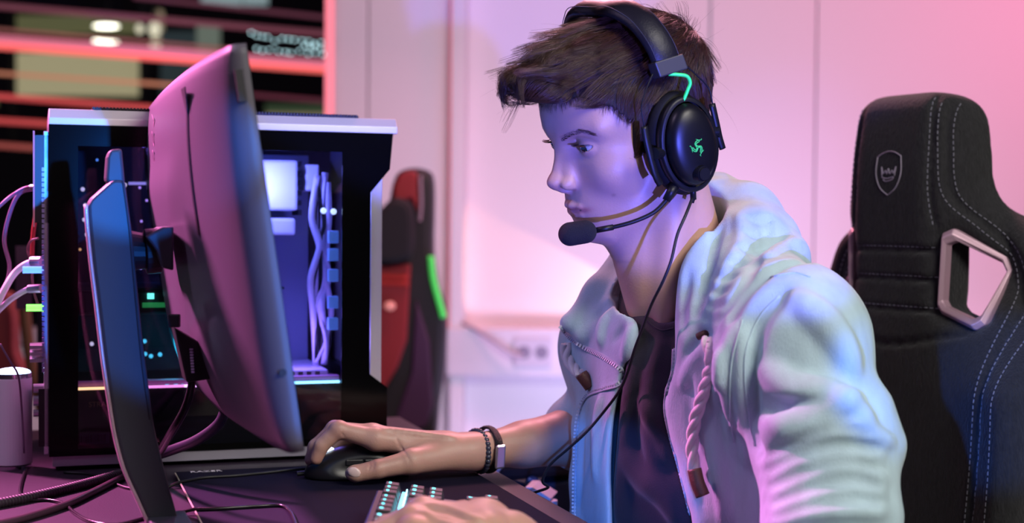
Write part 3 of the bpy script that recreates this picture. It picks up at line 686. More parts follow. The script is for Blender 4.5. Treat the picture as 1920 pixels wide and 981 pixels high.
for x_ in (.008, -.014): 
    p_, ok_ = ms.hit(mq(x_, .05, .021)[None], -my_[None], 0, .05); M().box(p_[0], (.010, .0022, .0034), MA).build('side_button', mat('mouse_button', (.02, .02, .022), .3), mr_, bevel=.001)
for pts_ in ([(.058, 0, .03), (.03, 0, .04), (.0, 0, .05)],): pass
M().cyl(mq(.060, 0, .006), mq(.072, 0, .005), .0028, 12).build('strain_relief', black_ if 0 else mat('cable_black', (.008, .008, .010), .5), mr_)

# ---- keyboard: tenkeyless, far end visible, cyan light under the caps
K0 = onplane(738, 903, (0, 0, DESK + .0425), ZZ)    # top of the far function row corner
kx = nrm(A([1.0, .02, -.13])); ky = nrm(A([-.06, -1, 0])); ky = nrm(ky - (ky @ kx) * kx); kz = np.cross(ky, kx); kz = kz if kz[2] > 0 else -kz
KA = np.stack([kx, ky, kz]); PT = .0188
def kq(x, y, z=0): return K0 + kx * x + ky * y + kz * z
kb = T('keyboard', 'black mechanical keyboard with cyan light between the keys under his left hand', 'keyboard', tuple(kq(.06, .17, -.035)))
plm = mat('keyboard_plate', (.014, .013, .016), .4)
M().box(kq(.050, .178, -.0165), (.066, .182, .005), KA).build('case', plm, kb, bevel=.002)
M().box(kq(.050, .178, -.0112), (.060, .178, .0004), KA).build('plate', mat('plate_dark', (.02, .03, .035), .4), kb)
M().box(kq(.1320, .165, -.0185), (.012, .150, .0045), KA).build('wrist_rest_rail', mat('rail_mauve', (.06, .045, .055), .5), kb, bevel=.002)
cy_m = mat('cyan_light', (.1, .8, 1), .5, emit=(.08, .72, 1.0), es=3.2); leg_m = mat('legend_cyan', (.2, .9, 1), .5, emit=(.12, .85, 1), es=2.2); leg_w = mat('legend_white', (.55, .5, .55), .6)
capm = mat('keycap', (.020, .018, .022), .45)
def capmesh(w_):
    mm = M(); b0, b1 = .0088, .0062; wx_ = w_ * PT / 2 - .0006
    for a_ in (0,): 
        v = [kx * sx * .0090 + ky * sy * wx_ - kz * .0085 for sx, sy in ((-1, -1), (1, -1), (1, 1), (-1, 1))] + [kx * (sx * .0064 - .0004) + ky * sy * (wx_ - .0026) for sx, sy in ((-1, -1), (1, -1), (1, 1), (-1, 1))]
        mm.raw(v, [(0, 3, 2, 1), (4, 5, 6, 7), (0, 1, 5, 4), (1, 2, 6, 5), (2, 3, 7, 6), (3, 0, 4, 7)])
    return mm
cache = {}
def key(x, y, w_=1., s_='', s2='', z=0.):
    p_ = kq(x, y, z)
    if w_ not in cache:
        o = capmesh(w_).build('keycap', capm, kb, bevel=.0006); cache[w_] = o.data; off = A(o.location) + A(kb.location); cache[(w_, 'c')] = off
        o.location = Vector(off + p_) - kb.location
    else:
        o = bpy.data.objects.new('keycap', cache[w_]); COL.objects.link(o); o.parent = kb; o.location = Vector(cache[(w_, 'c')] + p_) - kb.location
        q_ = o.modifiers.new('b', 'BEVEL'); q_.width = .0006; q_.segments = 2; q_.limit_method = 'ANGLE'
    if s_: text('legend', s_, .0052 if len(s_) < 3 else .0036, leg_m, p_ + kz * .0004 - kx * .0026, -ky, -kx, o, .00015)
    if s2: text('legend', s2, .0036, leg_w, p_ + kz * .0004 + kx * .0030, -ky, -kx, o, .00015)
R = [0.0, .0255, .0443, .0631, .0819, .1007]     # row offsets
fr = ['PRT', 'SCR', 'PAU']
fy = .0094
for i, s_ in enumerate(['PAU', 'SCR', 'PRT']): key(R[0], fy + i * PT, 1, s_, '-')
y_ = fy + 3 * PT + .006
for i, s_ in enumerate(['F12', 'F11', 'F10', 'F9']): key(R[0], y_ + i * PT, 1, s_, '=')
y_ += 4 * PT + .009
for i, s_ in enumerate(['F8', 'F7', 'F6', 'F5']): key(R[0], y_ + i * PT, 1, s_, '=')
y_ += 4 * PT + .009
for i, s_ in enumerate(['F4', 'F3', 'F2', 'F1']): key(R[0], y_ + i * PT, 1, s_, '=')
for i, s_ in enumerate(['PU', 'HM', 'INS']): key(R[1], fy + i * PT, 1, s_)
for i, s_ in enumerate(['PD', 'END', 'DEL']): key(R[2], fy + i * PT, 1, s_)
yk = fy + 3 * PT + .006 - PT / 2 
def row(x, ws):
    y = yk
    for w_, s_, s2 in ws: key(x, y + w_ * PT / 2, w_, s_, s2); y += w_ * PT
row(R[1], [(2, '←', '')] + [(1, a_, b_) for a_, b_ in zip('=-0987654321', '+_)(*&^%$#@!')] + [(1, '`', '')])
row(R[2], [(1.5, '\\', '')] + [(1, a_, '') for a_ in '][POIUYTREWQ'] + [(1.5, 'TAB', '')])
row(R[3], [(2.25, '↵', '')] + [(1, a_, '') for a_ in "';LKJHGFDSA"] + [(1.75, 'CAP', '')])
row(R[4], [(2.75, '⇧', '')] + [(1, a_, '') for a_ in "/.,MNBVCXZ"] + [(2.25, '⇧', '')])
row(R[5], [(1.25, 'CTL', ''), (1.25, 'FN', ''), (1.25, '', ''), (1.25, 'ALT', ''), (6.25, '', ''), (1.25, 'ALT', ''), (1.25, '', ''), (1.25, 'CTL', '')])
key(R[4], fy + PT, 1, '↑')
for i, s_ in enumerate('→↓←'): key(R[5], fy + i * PT, 1, s_)
# light under the keys: strip in the gap behind the function row
M().box(kq(.0127, .178, -.0098), (.0022, .174, .0012), KA).build('light_gap', cy_m, kb)
M().box(kq(.0915, fy + .04, -.0098), (.0012, .03, .0012), KA).build('light_gap', cy_m, kb)
for i in range(18): M().box(kq(.0150, .012 + i * .0192, -.0070), (.0006, .0016, .003), KA).build('light_rib', mat('cyan_pale', (.5, .95, 1), .5, emit=(.35, .85, 1), es=3.5), kb)
# ================================================================== THE PLAYER
person = T('person', 'young man in pale blue hooded jacket and black t-shirt playing at the desk', 'person', tuple(W(1330, 1150, 1.65)))
HO = W(1192, 277, 1.6); HRm = rz(PI + math.radians(25)) @ ry(math.radians(18)) @ rx(math.radians(-7)); HS = .0103
def h2w(p): return HO + (np.asarray(p, float) * HS) @ HRm.T
def w2h(p): return ((np.asarray(p, float) - HO) @ HRm) / HS
def hplane(px, py, y):
    "point of the head-frame plane y=const (cm to the player's left) seen at a pixel"
    n = HRm @ A([0, 1., 0]); return onplane(px, py, h2w([0, y, 0]), n)

# ---- head and neck, head frame in cm
h = SDF((-11.5, -9.5, -28), (13.5, 9.5, 15), .125)
h.ell((0.1, 0, 5.2), (9.3, 7.4, 7.5))
h.ell((3.3, 0, 6.0), (5.9, 6.2, 5.6), 2)
h.ell((3.7, 0, -1.0), (5.1, 5.6, 7.6), 1.8)
for y in (-1, 1):
    h.ell((5.2, y * 4.1, -.4), (2.2, 1.75, 1.8), 2.2)
    h.cone((.3, y * 5.5, 0), (.9, y * 5.2, -4.4), 1.3, 1.3, 1.8)
    h.cone((.9, y * 5.0, -4.4), (6.4, y * 2.0, -7.1), 1.4, 1.35, 1.8)
h.ell((6.0, 0, -4.2), (3.2, 3.3, 2.8), 1.6)
h.ell((3.0, 0, -5.3), (4.4, 4.6, 2.4), 1.8)
h.ell((7.3, 0, -7.15), (1.45, 1.9, 1.3), 1.2)
for y in (-1, 1):
    h.cone((8.15, y * .9, 4.35), (6.6, y * 4.9, 4.6), 1.0, .8, 1.2)
    h.ell((9.4, y * 3.3, 2.7), (1.9, 1.9, 1.15), 1.1, cut=True)
h.cone((8.45, 0, 3.3), (10.15, 0, -.1), .55, .62, 1.1)
h.cone((8.3, -.5, 1.8), (9.3, -1.0, -.9), .7, .75, .9); h.cone((8.3, .5, 1.8), (9.3, 1.0, -.9), .7, .75, .9)
h.ell((10.5, 0, -.7), (.92, .85, .78), .6)
h.cone((10.45, 0, -1.2), (9.4, 0, -2.0), .42, .5, .4)
for y in (-1, 1):
    h.ell((9.55, y * 1.25, -1.1), (.88, .46, .64), .5)
    h.cone((9.05, y * 1.95, -.7), (9.0, y * 1.85, -1.7), .12, .1, .3, cut=True)
    h.ell((9.9, y * .68, -1.85), (.55, .28, .42), .25, cut=True)
h.cone((9.75, 0, -2.5), (9.95, 0, -3.3), .14, .2, .5, cut=True)
# lips
h.chain([(7.9, -2.4, -4.1), (8.85, -1.4, -3.85), (9.35, -.4, -3.65), (9.30, 0, -3.72), (9.35, .4, -3.65), (8.85, 1.4, -3.85), (7.9, 2.4, -4.1)], [.10, .28, .33, .32, .33, .28, .10], .35)
h.chain([(7.9, -2.1, -4.4), (8.7, -1.2, -4.65), (9.05, 0, -4.72), (8.7, 1.2, -4.65), (7.9, 2.1, -4.4)], [.1, .34, .42, .34, .1], .35)
h.chain([(7.9, -2.6, -4.15), (9.1, -1.3, -4.15), (9.75, 0, -4.17), (9.1, 1.3, -4.15), (7.9, 2.6, -4.15)], [.06, .08, .08, .08, .06], .16, cut=True)
h.cone((9.6, -.9, -5.9), (9.6, .9, -5.9), .4, .4, .9, cut=True)
# eyelids round the eyeballs, nearly lowered
EYE = [(7.05, y * 3.2, 2.7) for y in (1, -1)]
for c in EYE:
    sy = 1 if c[1] > 0 else -1
    h.ell(c, 1.32, .35)
    h.ell((c[0] + 1.35, c[1] + .12 * sy, c[2] - .12), (1.3, 1.3, .36), .1, ax=rx(-.12 * sy), cut=True)
    h.ell(c, 1.17, .05, cut=True)
    h.chain([(c[0] + 1.1, c[1] - 1.1 * sy, c[2] + .75), (c[0] + 1.5, c[1], c[2] + 1.08), (c[0] + .7, c[1] + 1.5 * sy, c[2] + .7)], [.07, .09, .05], .25, cut=True)
for y in (-1, 1):
    h.ell((-.6, y * 7.35, .7), (1.6, .7, 3.0), .5)
# neck
nb = w2h(W(1300, 640, 1.63)); nt = (-1.6, 0, -1.5)
h.cone(nt, nb, 5.3, 6.1, 2.2)
h.cone((3.0, 0, -6.0), w2h(W(1232, 560, 1.60)), 2.6, 3.2, 2.5)
h.cone((-1.5, 5.2, -3), w2h(W(1246, 606, 1.565)), 1.5, .9, 1.6)      # neck muscle
h.cone((3.6, 0, -9.0), (3.2, 0, -10.6), 1.3, 1.3, 1.4)
h.ell(w2h(W(1285, 690, 1.665)), (8, 8, 5.5), 2.0)
hv, hq, _ = h.mesh()
def g3(p, c, s): return np.exp(-(((p - A(c)) / A(s)) ** 2).sum(-1))
red = .9 * np.clip(sum(g3(hv, (9.2 - abs(y) * .3, y, -4.18), (1.2, .8, .46 - .08 * abs(y))) for y in (-1.9, -1.2, -.4, .4, 1.2, 1.9)), 0, 1)
red += .25 * g3(hv, (11, 0, -.8), (1.3, 1.5, 1.2)) + .0 * (g3(hv, (7, 4.5, -1.2), (2.5, 2, 2)) + g3(hv, (7, -4.5, -1.2), (2.5, 2, 2)))
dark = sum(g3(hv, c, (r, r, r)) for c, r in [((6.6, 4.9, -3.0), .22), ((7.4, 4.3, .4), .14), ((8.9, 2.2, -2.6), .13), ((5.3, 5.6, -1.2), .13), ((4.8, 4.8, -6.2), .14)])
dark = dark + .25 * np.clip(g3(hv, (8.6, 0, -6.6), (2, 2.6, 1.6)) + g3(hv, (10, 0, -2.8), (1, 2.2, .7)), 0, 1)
hw = h2w(hv)

# ---- right forearm and hand on the mouse
P = W
a = SDF((-.30, 1.50, .70), (.20, 1.95, 1.0), .0015)
def seg(f, p0, p1, r0, r1, k=.012): f.cone(P(*p0), P(*p1), r0, r1, k)
seg(a, (1240, 770, 1.80), (1080, 818, 1.77), .041, .037, .01)
seg(a, (1080, 818, 1.77), (985, 833, 1.735), .037, .0275, .01)
for dz in (-.010, .012):
    seg(a, (985, 833, 1.735 + dz), (880, 849, 1.695 + dz), .025, .0195, .012)
seg(a, (880, 848, 1.685), (835, 846, 1.680), .0195, .020, .015); seg(a, (880, 846, 1.71), (835, 842, 1.705), .019, .019, .015)
fing = dict(
    index=[(835, 840, 1.675), (705, 824, 1.655), (635, 806, 1.648), (603, 836, 1.646), (593, 860, 1.646)],
    middle=[(835, 838, 1.69), (698, 817, 1.678), (628, 806, 1.674), (592, 838, 1.670), (583, 862, 1.668)],
    ring=[(835, 842, 1.705), (702, 822, 1.700), (648, 818, 1.698), (622, 846, 1.696), (612, 866, 1.694)],
    pinky=[(835, 848, 1.715), (712, 832, 1.720), (668, 836, 1.722), (648, 858, 1.722), (640, 874, 1.720)])
for n_, q in fing.items():
    s_ = {'index': 1, 'middle': 1.02, 'ring': .97, 'pinky': .85}[n_]
    r_ = A([.0165, .0125, .0098, .0086, .0074]) * s_
    a.chain([P(*q[0]), P(*q[1])], r_[:2], .010)
    a.chain([P(*x) for x in q[1:]], r_[1:], .003)
    a.ell(P(*q[2]), .0104 * s_, .004)
    a.ell(P(*q[1]), .0125 * s_, .008)
seg(a, (850, 852, 1.672), (772, 866, 1.640), .0185, .0150, .012)
seg(a, (772, 866, 1.640), (708, 880, 1.626), .0138, .0108, .005)
seg(a, (708, 880, 1.626), (670, 888, 1.622), .0110, .0098, .003)
a.ell(P(664, 888, 1.622), (.0105, .010, .0088), .004)
a.ridge([(850, 822), (790, 815), (720, 806)], .0022, .006, 0, d0=1.5, d1=1.9)
for q_ in ([(690, 862), (694, 872), (692, 882)], [(697, 861), (701, 871), (699, 882)], [(640, 812), (646, 820)], [(770, 870), (760, 850), (742, 832)], [(757, 845), (748, 832), (742, 820)]):
    a.ridge(q_, .0008, .0015, .0004, cut=True, d0=1.5, d1=1.9)
av, aq, _ = a.mesh()
# ---- left hand on the keyboard
b = SDF((-.32, 1.0, .68), (.36, 1.45, .92), .0018)
seg(b, (1130, 1130, 1.27), (955, 1018, 1.255), .031, .025, .01)
seg(b, (955, 1012, 1.265), (900, 996, 1.262), .0245, .021, .012)
lf = dict(
    index=[(905, 985, 1.275), (792, 962, 1.268), (722, 990, 1.262), (700, 1025, 1.26), (697, 1045, 1.26)],
    middle=[(900, 990, 1.258), (772, 978, 1.245), (695, 1005, 1.238), (668, 1045, 1.236), (664, 1070, 1.236)],
    ring=[(905, 998, 1.242), (775, 1000, 1.222), (705, 1030, 1.214), (680, 1070, 1.212), (678, 1090, 1.212)],
    pinky=[(915, 1006, 1.230), (795, 1028, 1.200), (742, 1060, 1.192), (722, 1090, 1.190), (720, 1110, 1.19)])
for q in lf.values():
    b.chain([P(*q[0]), P(*q[1])], [.0185, .0125], .012); b.chain([P(*x) for x in q[1:]], [.0125, .0098, .0086, .0074], .003)
    b.ell(P(*q[1]), .0132, .008); b.ell(P(*q[2]), .0104, .004)
b.chain([P(925, 985, 1.285), P(868, 970, 1.300), P(812, 978, 1.31), P(780, 990, 1.31)], [.019, .0135, .011, .009], .008)
b.ell(P(905, 972, 1.282), .017, .012)
for q_ in ([(800, 948), (850, 960), (905, 980)], [(785, 962), (840, 978), (900, 996)]):
    b.ridge(q_, .0025, .006, 0, d0=1.1, d1=1.5)
b.ridge([(812, 962), (860, 975), (915, 1000)], .0015, .006, .001, cut=True, d0=1.1, d1=1.5)
bv, bq, _ = b.mesh()

skin = bpy.data.materials.new('skin'); skin.use_nodes = True
nt_ = skin.node_tree; N = nt_.nodes; L = nt_.links; bs = N['Principled BSDF']
bs.inputs['Roughness'].default_value = .46; bs.inputs['Subsurface Weight'].default_value = .12
bs.inputs['Subsurface Radius'].default_value = (1, .4, .25); bs.inputs['Subsurface Scale'].default_value = .005
mixs = []
prev = (.57, .33, .25, 1)
for at, c2 in (('red', (.42, .15, .13, 1)), ('dark', (.20, .11, .09, 1))):
    t = N.new('ShaderNodeAttribute'); t.attribute_name = at
    m_ = N.new('ShaderNodeMix'); m_.data_type = 'RGBA'; L.new(t.outputs['Fac'], m_.inputs[0])
    if isinstance(prev, tuple): m_.inputs[6].default_value = prev
    else: L.new(prev, m_.inputs[6])
    m_.inputs[7].default_value = c2; prev = m_.outputs[2]
L.new(prev, bs.inputs['Base Color'])
tx = N.new('ShaderNodeTexNoise'); tx.inputs['Scale'].default_value = 420; tx.inputs['Detail'].default_value = 3
bp = N.new('ShaderNodeBump'); bp.inputs['Strength'].default_value = .25; bp.inputs['Distance'].default_value = .0008
tcn = N.new('ShaderNodeTexCoord'); L.new(tcn.outputs['Object'], tx.inputs['Vector']); L.new(tx.outputs['Fac'], bp.inputs['Height']); L.new(bp.outputs[0], bs.inputs['Normal'])
def knuckle(v, pts, s=.012):
    return sum(np.exp(-((v - P(*q)) ** 2).sum(1) / s ** 2) for q in pts)
ared = .45 * np.clip(knuckle(av, [q[2] for q in fing.values()] + [q[4] for q in fing.values()] + [(698, 872, 1.622)]), 0, 1)
bred = .35 * np.clip(knuckle(bv, [q[1] for q in lf.values()]), 0, 1)
z0 = lambda v: np.zeros(len(v))
mesh_obj('body', [(hw, hq), (av, aq), (bv, bq)], skin, person, attr={'red': np.concatenate([red, ared, bred]), 'dark': np.concatenate([dark, z0(av), z0(bv)])})
m = M(); m.ell(P(664, 886, 1.6125), (.0078, .0022, .0058), ax=A([[.93, .0, -.36], [0, 1, 0], [.36, 0, .93]]), n=16, m=8)
m.build('thumbnail', mat('nail', (.82, .60, .55), .25), person, smooth=True)

# ---- eyes
for c in EYE:
    v = SDF((c[0] - 1.4, c[1] - 1.4, c[2] - 1.4), (c[0] + 1.4, c[1] + 1.4, c[2] + 1.4), .1); v.ell(c, 1.18)
    g_ = nrm(A([1, .02, -.22]));
    v.ell(A(c) + g_ * .62, .70, .1)
    ev, eq, _ = v.mesh()
    dirv = (ev - A(c)); dirv /= np.linalg.norm(dirv, axis=1)[:, None]; an = np.arccos(np.clip(dirv @ g_, -1, 1))
    em = MATS.get('eye')
    if em is None:
        em = mat('eye', (.8, .8, .8), .08, coat=1.)
        n1 = em.node_tree.nodes.new('ShaderNodeAttribute'); n1.attribute_name = 'iris'
        r1 = em.node_tree.nodes.new('ShaderNodeValToRGB'); e_ = r1.color_ramp.elements
        e_[0].position = .0; e_[0].color = (.004, .004, .006, 1); e_[1].position = .68; e_[1].color = (.42, .40, .41, 1)
        for p_, c_ in ((.22, (.006, .006, .008, 1)), (.27, (.020, .018, .018, 1)), (.50, (.014, .012, .014, 1)), (.56, (.01, .01, .012, 1)), (.61, (.36, .34, .35, 1))):
            x_ = e_.new(p_); x_.color = c_
        em.node_tree.links.new(n1.outputs['Fac'], r1.inputs[0]); em.node_tree.links.new(r1.outputs[0], em.node_tree.nodes['Principled BSDF'].inputs['Base Color'])
    mesh_obj('eyeball', [(h2w(ev), eq)], em, person, attr={'iris': an})

# ---- hair: a dark under-layer and strands grown along a combing field
hairm = mat('hair', (.058, .022, .014), .34, spec=.5)
hc_ = mat('hair_base', (.022, .012, .009), .75, var=.5, vscale=60)
cap = SDF((-12, -9.5, -6), (14, 9.5, 17), .2)
cap.ell((-.2, 0, 5.7), (9.7, 7.75, 8.0))
cap.ell((2.8, 0, 10.2), (6.6, 6.0, 4.0), 2.0)
cap.ell((7.2, .3, 10.9), (3.0, 5.0, 1.9), 1.5)
cap.ell((-3, 0, 8.5), (6.5, 6.3, 5.2), 2)
# the under-layer follows the skull itself
gq = np.stack(np.meshgrid(*[cap.lo[i] + cap.h * np.arange(cap.n[i]) for i in range(3)], indexing='ij'), -1)
inb = (gq >= h.lo).all(-1) & (gq <= h.lo + h.h * (h.n - 1)).all(-1)
cap.d = np.where(inb, np.minimum(cap.d, h.sample(gq) - .28), cap.d).astype(np.float32)
# clear of the face: everything in front of the hairline
def facecut(X, Y, Z):
    zc = np.interp(np.abs(Y), [0, 3, 4.8, 6.2, 6.6, 7.0, 7.4], [8.9, 8.5, 7.7, 6.6, 6.3, 5.0, 3.0]) + 0 * X
    fr = np.minimum(X - 3.9, zc - Z)           # in front and below the line
    lowx = np.minimum(X + 1.2, .6 - Z)                     # below the sideburn
    nape = -3.6 - Z
    return -np.maximum(np.maximum(fr, lowx), nape)
cap.op(facecut, (-12, -9.5, -6), (14, 9.5, 17), .5, cut=True)
cap.ell((9.9, 0, 9.2), (2.9, 4.3, 1.35), 1.2, ax=ry(math.radians(28)))
cv, cq, _ = cap.mesh()
mesh_obj('hair_base', [(h2w(cv), cq)], hc_, person)

def strands(roots, nrmv, dirs, length, lift, k=12, curl=None, clump=.6, nclump=260, noise=.10):
    n = len(roots); st = np.zeros((n, k, 3)); st[:, 0] = roots
    d = dirs / (np.linalg.norm(dirs, axis=1)[:, None] + 1e-9)
    cen = rng.choice(n, min(nclump, n), replace=False)
    own = np.argmin(((roots[:, None, :] - roots[cen][None]) ** 2).sum(-1), 1)
    jit = rng.normal(0, noise, (n, 3)); cj = rng.normal(0, noise * 1.6, (len(cen), 3))[own]
    cl = 1 + .25 * rng.normal(size=len(cen))[own]
    hug = .12 + .45 * rng.random(n) ** 2 + (2.5 if clump == 0 else 0); p = roots.copy(); step = (length * cl / (k - 1))[:, None]
    for i in range(1, k):
        t = i / (k - 1)
        up = nrmv * (lift * (1 - t) ** 1.3)[:, None]
        v = d + up + jit + cj
        if curl is not None: v = v + curl * t * t
        v /= np.linalg.norm(v, axis=1)[:, None]
        p = p + v * step; st[:, i] = p
        # stay outside of the under-layer, lying on it
        if i % 1 == 0:
            s_ = cap.sample(p); g = cap.grad(p); push = np.maximum(.05 - s_, 0)
            p = p + g * push[:, None]; 
            over = np.maximum(s_ - hug, 0) * .55; p = p - g * over[:, None]; st[:, i] = p
            d = d - g * (d * g).sum(1)[:, None] * .7; d /= np.linalg.norm(d, axis=1)[:, None] + 1e-9
    if clump:
        tt = np.linspace(0, 1, k)[None, :, None]; off = st - st[cen][own]
        st = st - off * clump * tt ** 1.4
    return st
def clear_face(S):
    x, y, z = S[..., 0], np.abs(S[..., 1]), S[..., 2]
    lim = np.interp(y, [0, 3, 4.8, 6.2, 6.6, 7.0], [8.1, 7.7, 6.9, 5.8, 5.4, 4.0])
    return S[~((z < lim) & (x > 4.2) & (x < 10.4) & (y < 7)).any(1)]
# sample roots over the cap surface
idx = rng.choice(len(cv), 22000, replace=False); R0 = cv[idx] + rng.normal(0, .08, (len(idx), 3)); G = cap.grad(R0)
ok = (G[:, 2] > -.55) | (R0[:, 2] < 4)
front = (R0[:, 0] > 3.0) & (G[:, 0] > .55) & (R0[:, 2] < 9)
keep = ok & ~front & (cap.sample(R0) < .3)
R0, G = R0[keep], G[keep]
top = np.clip((R0[:, 2] - 7.0) / 3.5, 0, 1)
fwd = A([1, 0, 0]); side = np.sign(R0[:, 1])
crown = A([-5.5, 1.0, 11.5])
rad = R0 - crown; rad /= np.linalg.norm(rad, axis=1)[:, None]
dtop = fwd[None] * 1.0 + rad * .5 + np.stack([0 * side, .35 * side, 0 * side], 1) * .5
dside = np.stack([.55 * np.clip((R0[:, 0] + 4) / 6, -.3, 1.2), 0 * side, -1 + 0 * side], 1)
D = dtop * top[:, None] + dside * (1 - top)[:, None]
D = D - G * (D * G).sum(1)[:, None] * .9
wave = np.sin(R0[:, 1] * 1.7 + R0[:, 0] * .6) * .25
D[:, 1] += wave * top
Ln = 1.25 + 3.3 * top + .5 * rng.random(len(R0)); lift = .06 + .20 * top
S1 = strands(R0, G, D, Ln, lift, clump=.68, nclump=620, noise=.045)
S1 = clear_face(S1)
hair_obj('hair', h2w(S1.reshape(-1, 3)).reshape(S1.shape), .00016, hairm, person)
# fringe swept forward over the brow
n = 3600; yy = rng.uniform(-4.6, 4.9, n); xx = 6.6 - .09 * yy ** 2 + rng.normal(0, .9, n); zz = 12.0 + rng.normal(0, .5, n)
Rf = np.stack([xx, yy, zz], 1); Gf = cap.grad(Rf); Rf -= Gf * (cap.sample(Rf))[:, None]
Df = np.stack([np.ones(n), .06 * yy + .10 + .12 * np.sin(yy * 3), .02 + 0 * yy], 1)
S2 = strands(Rf, Gf, Df, 4.0 + 1.3 * rng.random(n), -.02 + .10 * rng.random(n), curl=A([-.75, .0, -2.3]), clump=.78, nclump=80, noise=.03, k=16)
S2 = clear_face(S2)
hair_obj('fringe', h2w(S2.reshape(-1, 3)).reshape(S2.shape), .00017, hairm, person)
# short wisps over the hairline and temples
ed = np.where((cap.grad(cv)[:, 2] < -.25) & (cv[:, 0] > 1.6) & (cv[:, 2] > 1.5) & (np.abs(cv[:, 1]) < 8) & (h.sample(cv) < .36) & (cv[:, 0] < 8.8))[0]
ed = rng.choice(ed, 3200); Re = cv[ed] + rng.normal(0, .1, (len(ed), 3)); tmp = np.clip((np.abs(Re[:, 1]) - 4.5) / 2, 0, 1)
de = np.stack([.45 - .1 * tmp, .25 * np.sign(Re[:, 1]) * (1 - tmp), -.9 + 0 * tmp], 1) + rng.normal(0, .16, (len(Re), 3)); k = 6; S4 = np.zeros((len(Re), k, 3)); p = Re.copy(); le = (.35 + .75 * rng.random(len(Re)) ** 2)[:, None]
for i in range(k):
    S4[:, i] = p; p = p + de * le / (k - 1); q_ = h.sample(p); g_ = h.grad(p); p = p + g_ * (.06 - q_)[:, None] * .8
hair_obj('hairline_wisps', h2w(S4.reshape(-1, 3)).reshape(S4.shape), .00013, hairm, person)
# stray hairs
idx = rng.choice(len(R0), 150, replace=False)
S3 = strands(R0[idx], G[idx], D[idx], 2.6 + 1.8 * rng.random(150), .6 + .4 * rng.random(150), clump=0, noise=.25)
hair_obj('stray_hair', h2w(S3.reshape(-1, 3)).reshape(S3.shape), .00009, hairm, person)
# eyebrows and lashes
for sy in (1, -1):
    n = 620; t = rng.random(n); q = spline([(9.0, .9, 4.0), (8.7, 2.2, 4.55), (8.0, 3.6, 4.8), (6.9, 4.8, 4.4)], 20)
    c = q[(t * (len(q) - 1)).astype(int)]; c = c * A([1, sy, 1]); wd = .32 * (1 - t * .7)
    c[:, 2] += rng.uniform(-1, 1, n) * wd; g = h.grad(c); c -= g * (h.sample(c) - .03)[:, None]
    st = np.zeros((n, 5, 3)); d_ = np.stack([-.25 - .3 * t, sy * (.8 + .2 * t), .28 - .62 * t], 1) + rng.normal(0, .12, (n, 3)); d_ = d_ - g * (d_ * g).sum(1)[:, None] + g * .25
    d_ /= np.linalg.norm(d_, axis=1)[:, None]
    for i in range(5): st[:, i] = c + d_ * (.48 * i / 4)
    hair_obj('eyebrow', h2w(st.reshape(-1, 3)).reshape(st.shape), .00013, hairm, person)
    cE = A(EYE[0 if sy > 0 else 1]); n = 90; t = rng.random(n); st = np.zeros((n, 6, 3))
    an = (t - .5) * 1.9; base = cE + 1.30 * np.stack([np.cos(an), np.sin(an) * sy, .17 + 0 * an], 1)
    d_ = np.stack([np.cos(an) * .9, np.sin(an) * sy * 1.0, -.30 + .1 * rng.random(n)], 1)
    for i in range(6): st[:, i] = base + d_ * (.85 * i / 5); st[:, i, 2] += .012 * i * i
    hair_obj('eyelashes', h2w(st.reshape(-1, 3)).reshape(st.shape), .00014, hairm, person)
# ================================================================== CLOTHES
hoodm = mat('hoodie_cloth', (.48, .66, .74), .85, bump=.35, bscale=900, sheen=.25, var=.16, vscale=38, stretch=(1, 1, .25))
shirtm = mat('shirt_cloth', (.022, .018, .030), .9, bump=.3, bscale=900, sheen=.2)
tf = A([-math.cos(math.radians(33)), -math.sin(math.radians(33)), 0]); tl = A([-tf[1], tf[0], 0]) * -1
tl = A([.545, -.839, 0]); TA = np.stack([tf, tl, A([0, 0, 1.])])
j = SDF((-.06, 1.12, .50), (.62, 2.08, 1.20), .003)
def jc(pts, rs, k=.02, cut=False): j.chain([W(*p) for p in pts], rs, k, cut)
j.ell(W(1325, 900, 1.63), (.125, .19, .30), .0, ax=TA)
j.ell(W(1330, 1150, 1.65), (.135, .19, .25), .05, ax=TA)
jc([(1480, 645, 1.445), (1330, 620, 1.62), (1160, 650, 1.74)], [.075, .085, .068], .05)
jc([(1490, 645, 1.43), (1534, 820, 1.40), (1550, 1000, 1.36), (1562, 1130, 1.33)], [.073, .062, .055, .055], .03)
jc([(1572, 1130, 1.33), (1250, 1190, 1.25), (1110, 1125, 1.245)], [.058, .046, .043], .02)
jc([(1620, 790, 1.385), (1658, 832, 1.385)], [.03, .018], .03)
jc([(1600, 860, 1.37), (1625, 960, 1.35)], [.035, .03], .03)
jc([(1150, 650, 1.76), (1170, 850, 1.83)], [.062, .056], .03)
jc([(1170, 850, 1.83), (1090, 815, 1.785)], [.05, .047], .02)
# trapezius slope to the shoulder
jc([(1370, 525, 1.60), (1478, 600, 1.47)], [.055, .052], .04)
# hood: collar band, drawcord channel, bag on the back
jc([(1335, 375, 1.66), (1318, 450, 1.585), (1300, 540, 1.545), (1290, 630, 1.53), (1275, 700, 1.53), (1262, 760, 1.535)], [.024, .030, .030, .026, .020, .012], .018)
jc([(1345, 370, 1.69), (1400, 400, 1.64), (1412, 450, 1.575), (1375, 520, 1.52), (1335, 590, 1.50), (1312, 640, 1.50), (1290, 700, 1.51)], [.028, .034, .036, .028, .024, .022, .014], .014)
jc([(1398, 398, 1.66), (1440, 450, 1.60), (1470, 482, 1.555), (1425, 500, 1.535), (1388, 560, 1.52)], [.028, .033, .026, .024, .014], .012)
jc([(1340, 380, 1.70), (1270, 420, 1.75), (1200, 480, 1.74), (1150, 550, 1.72)], [.03, .03, .028, .03], .02)
jc([(1415, 440, 1.64), (1440, 520, 1.60)], [.03, .036], .03)
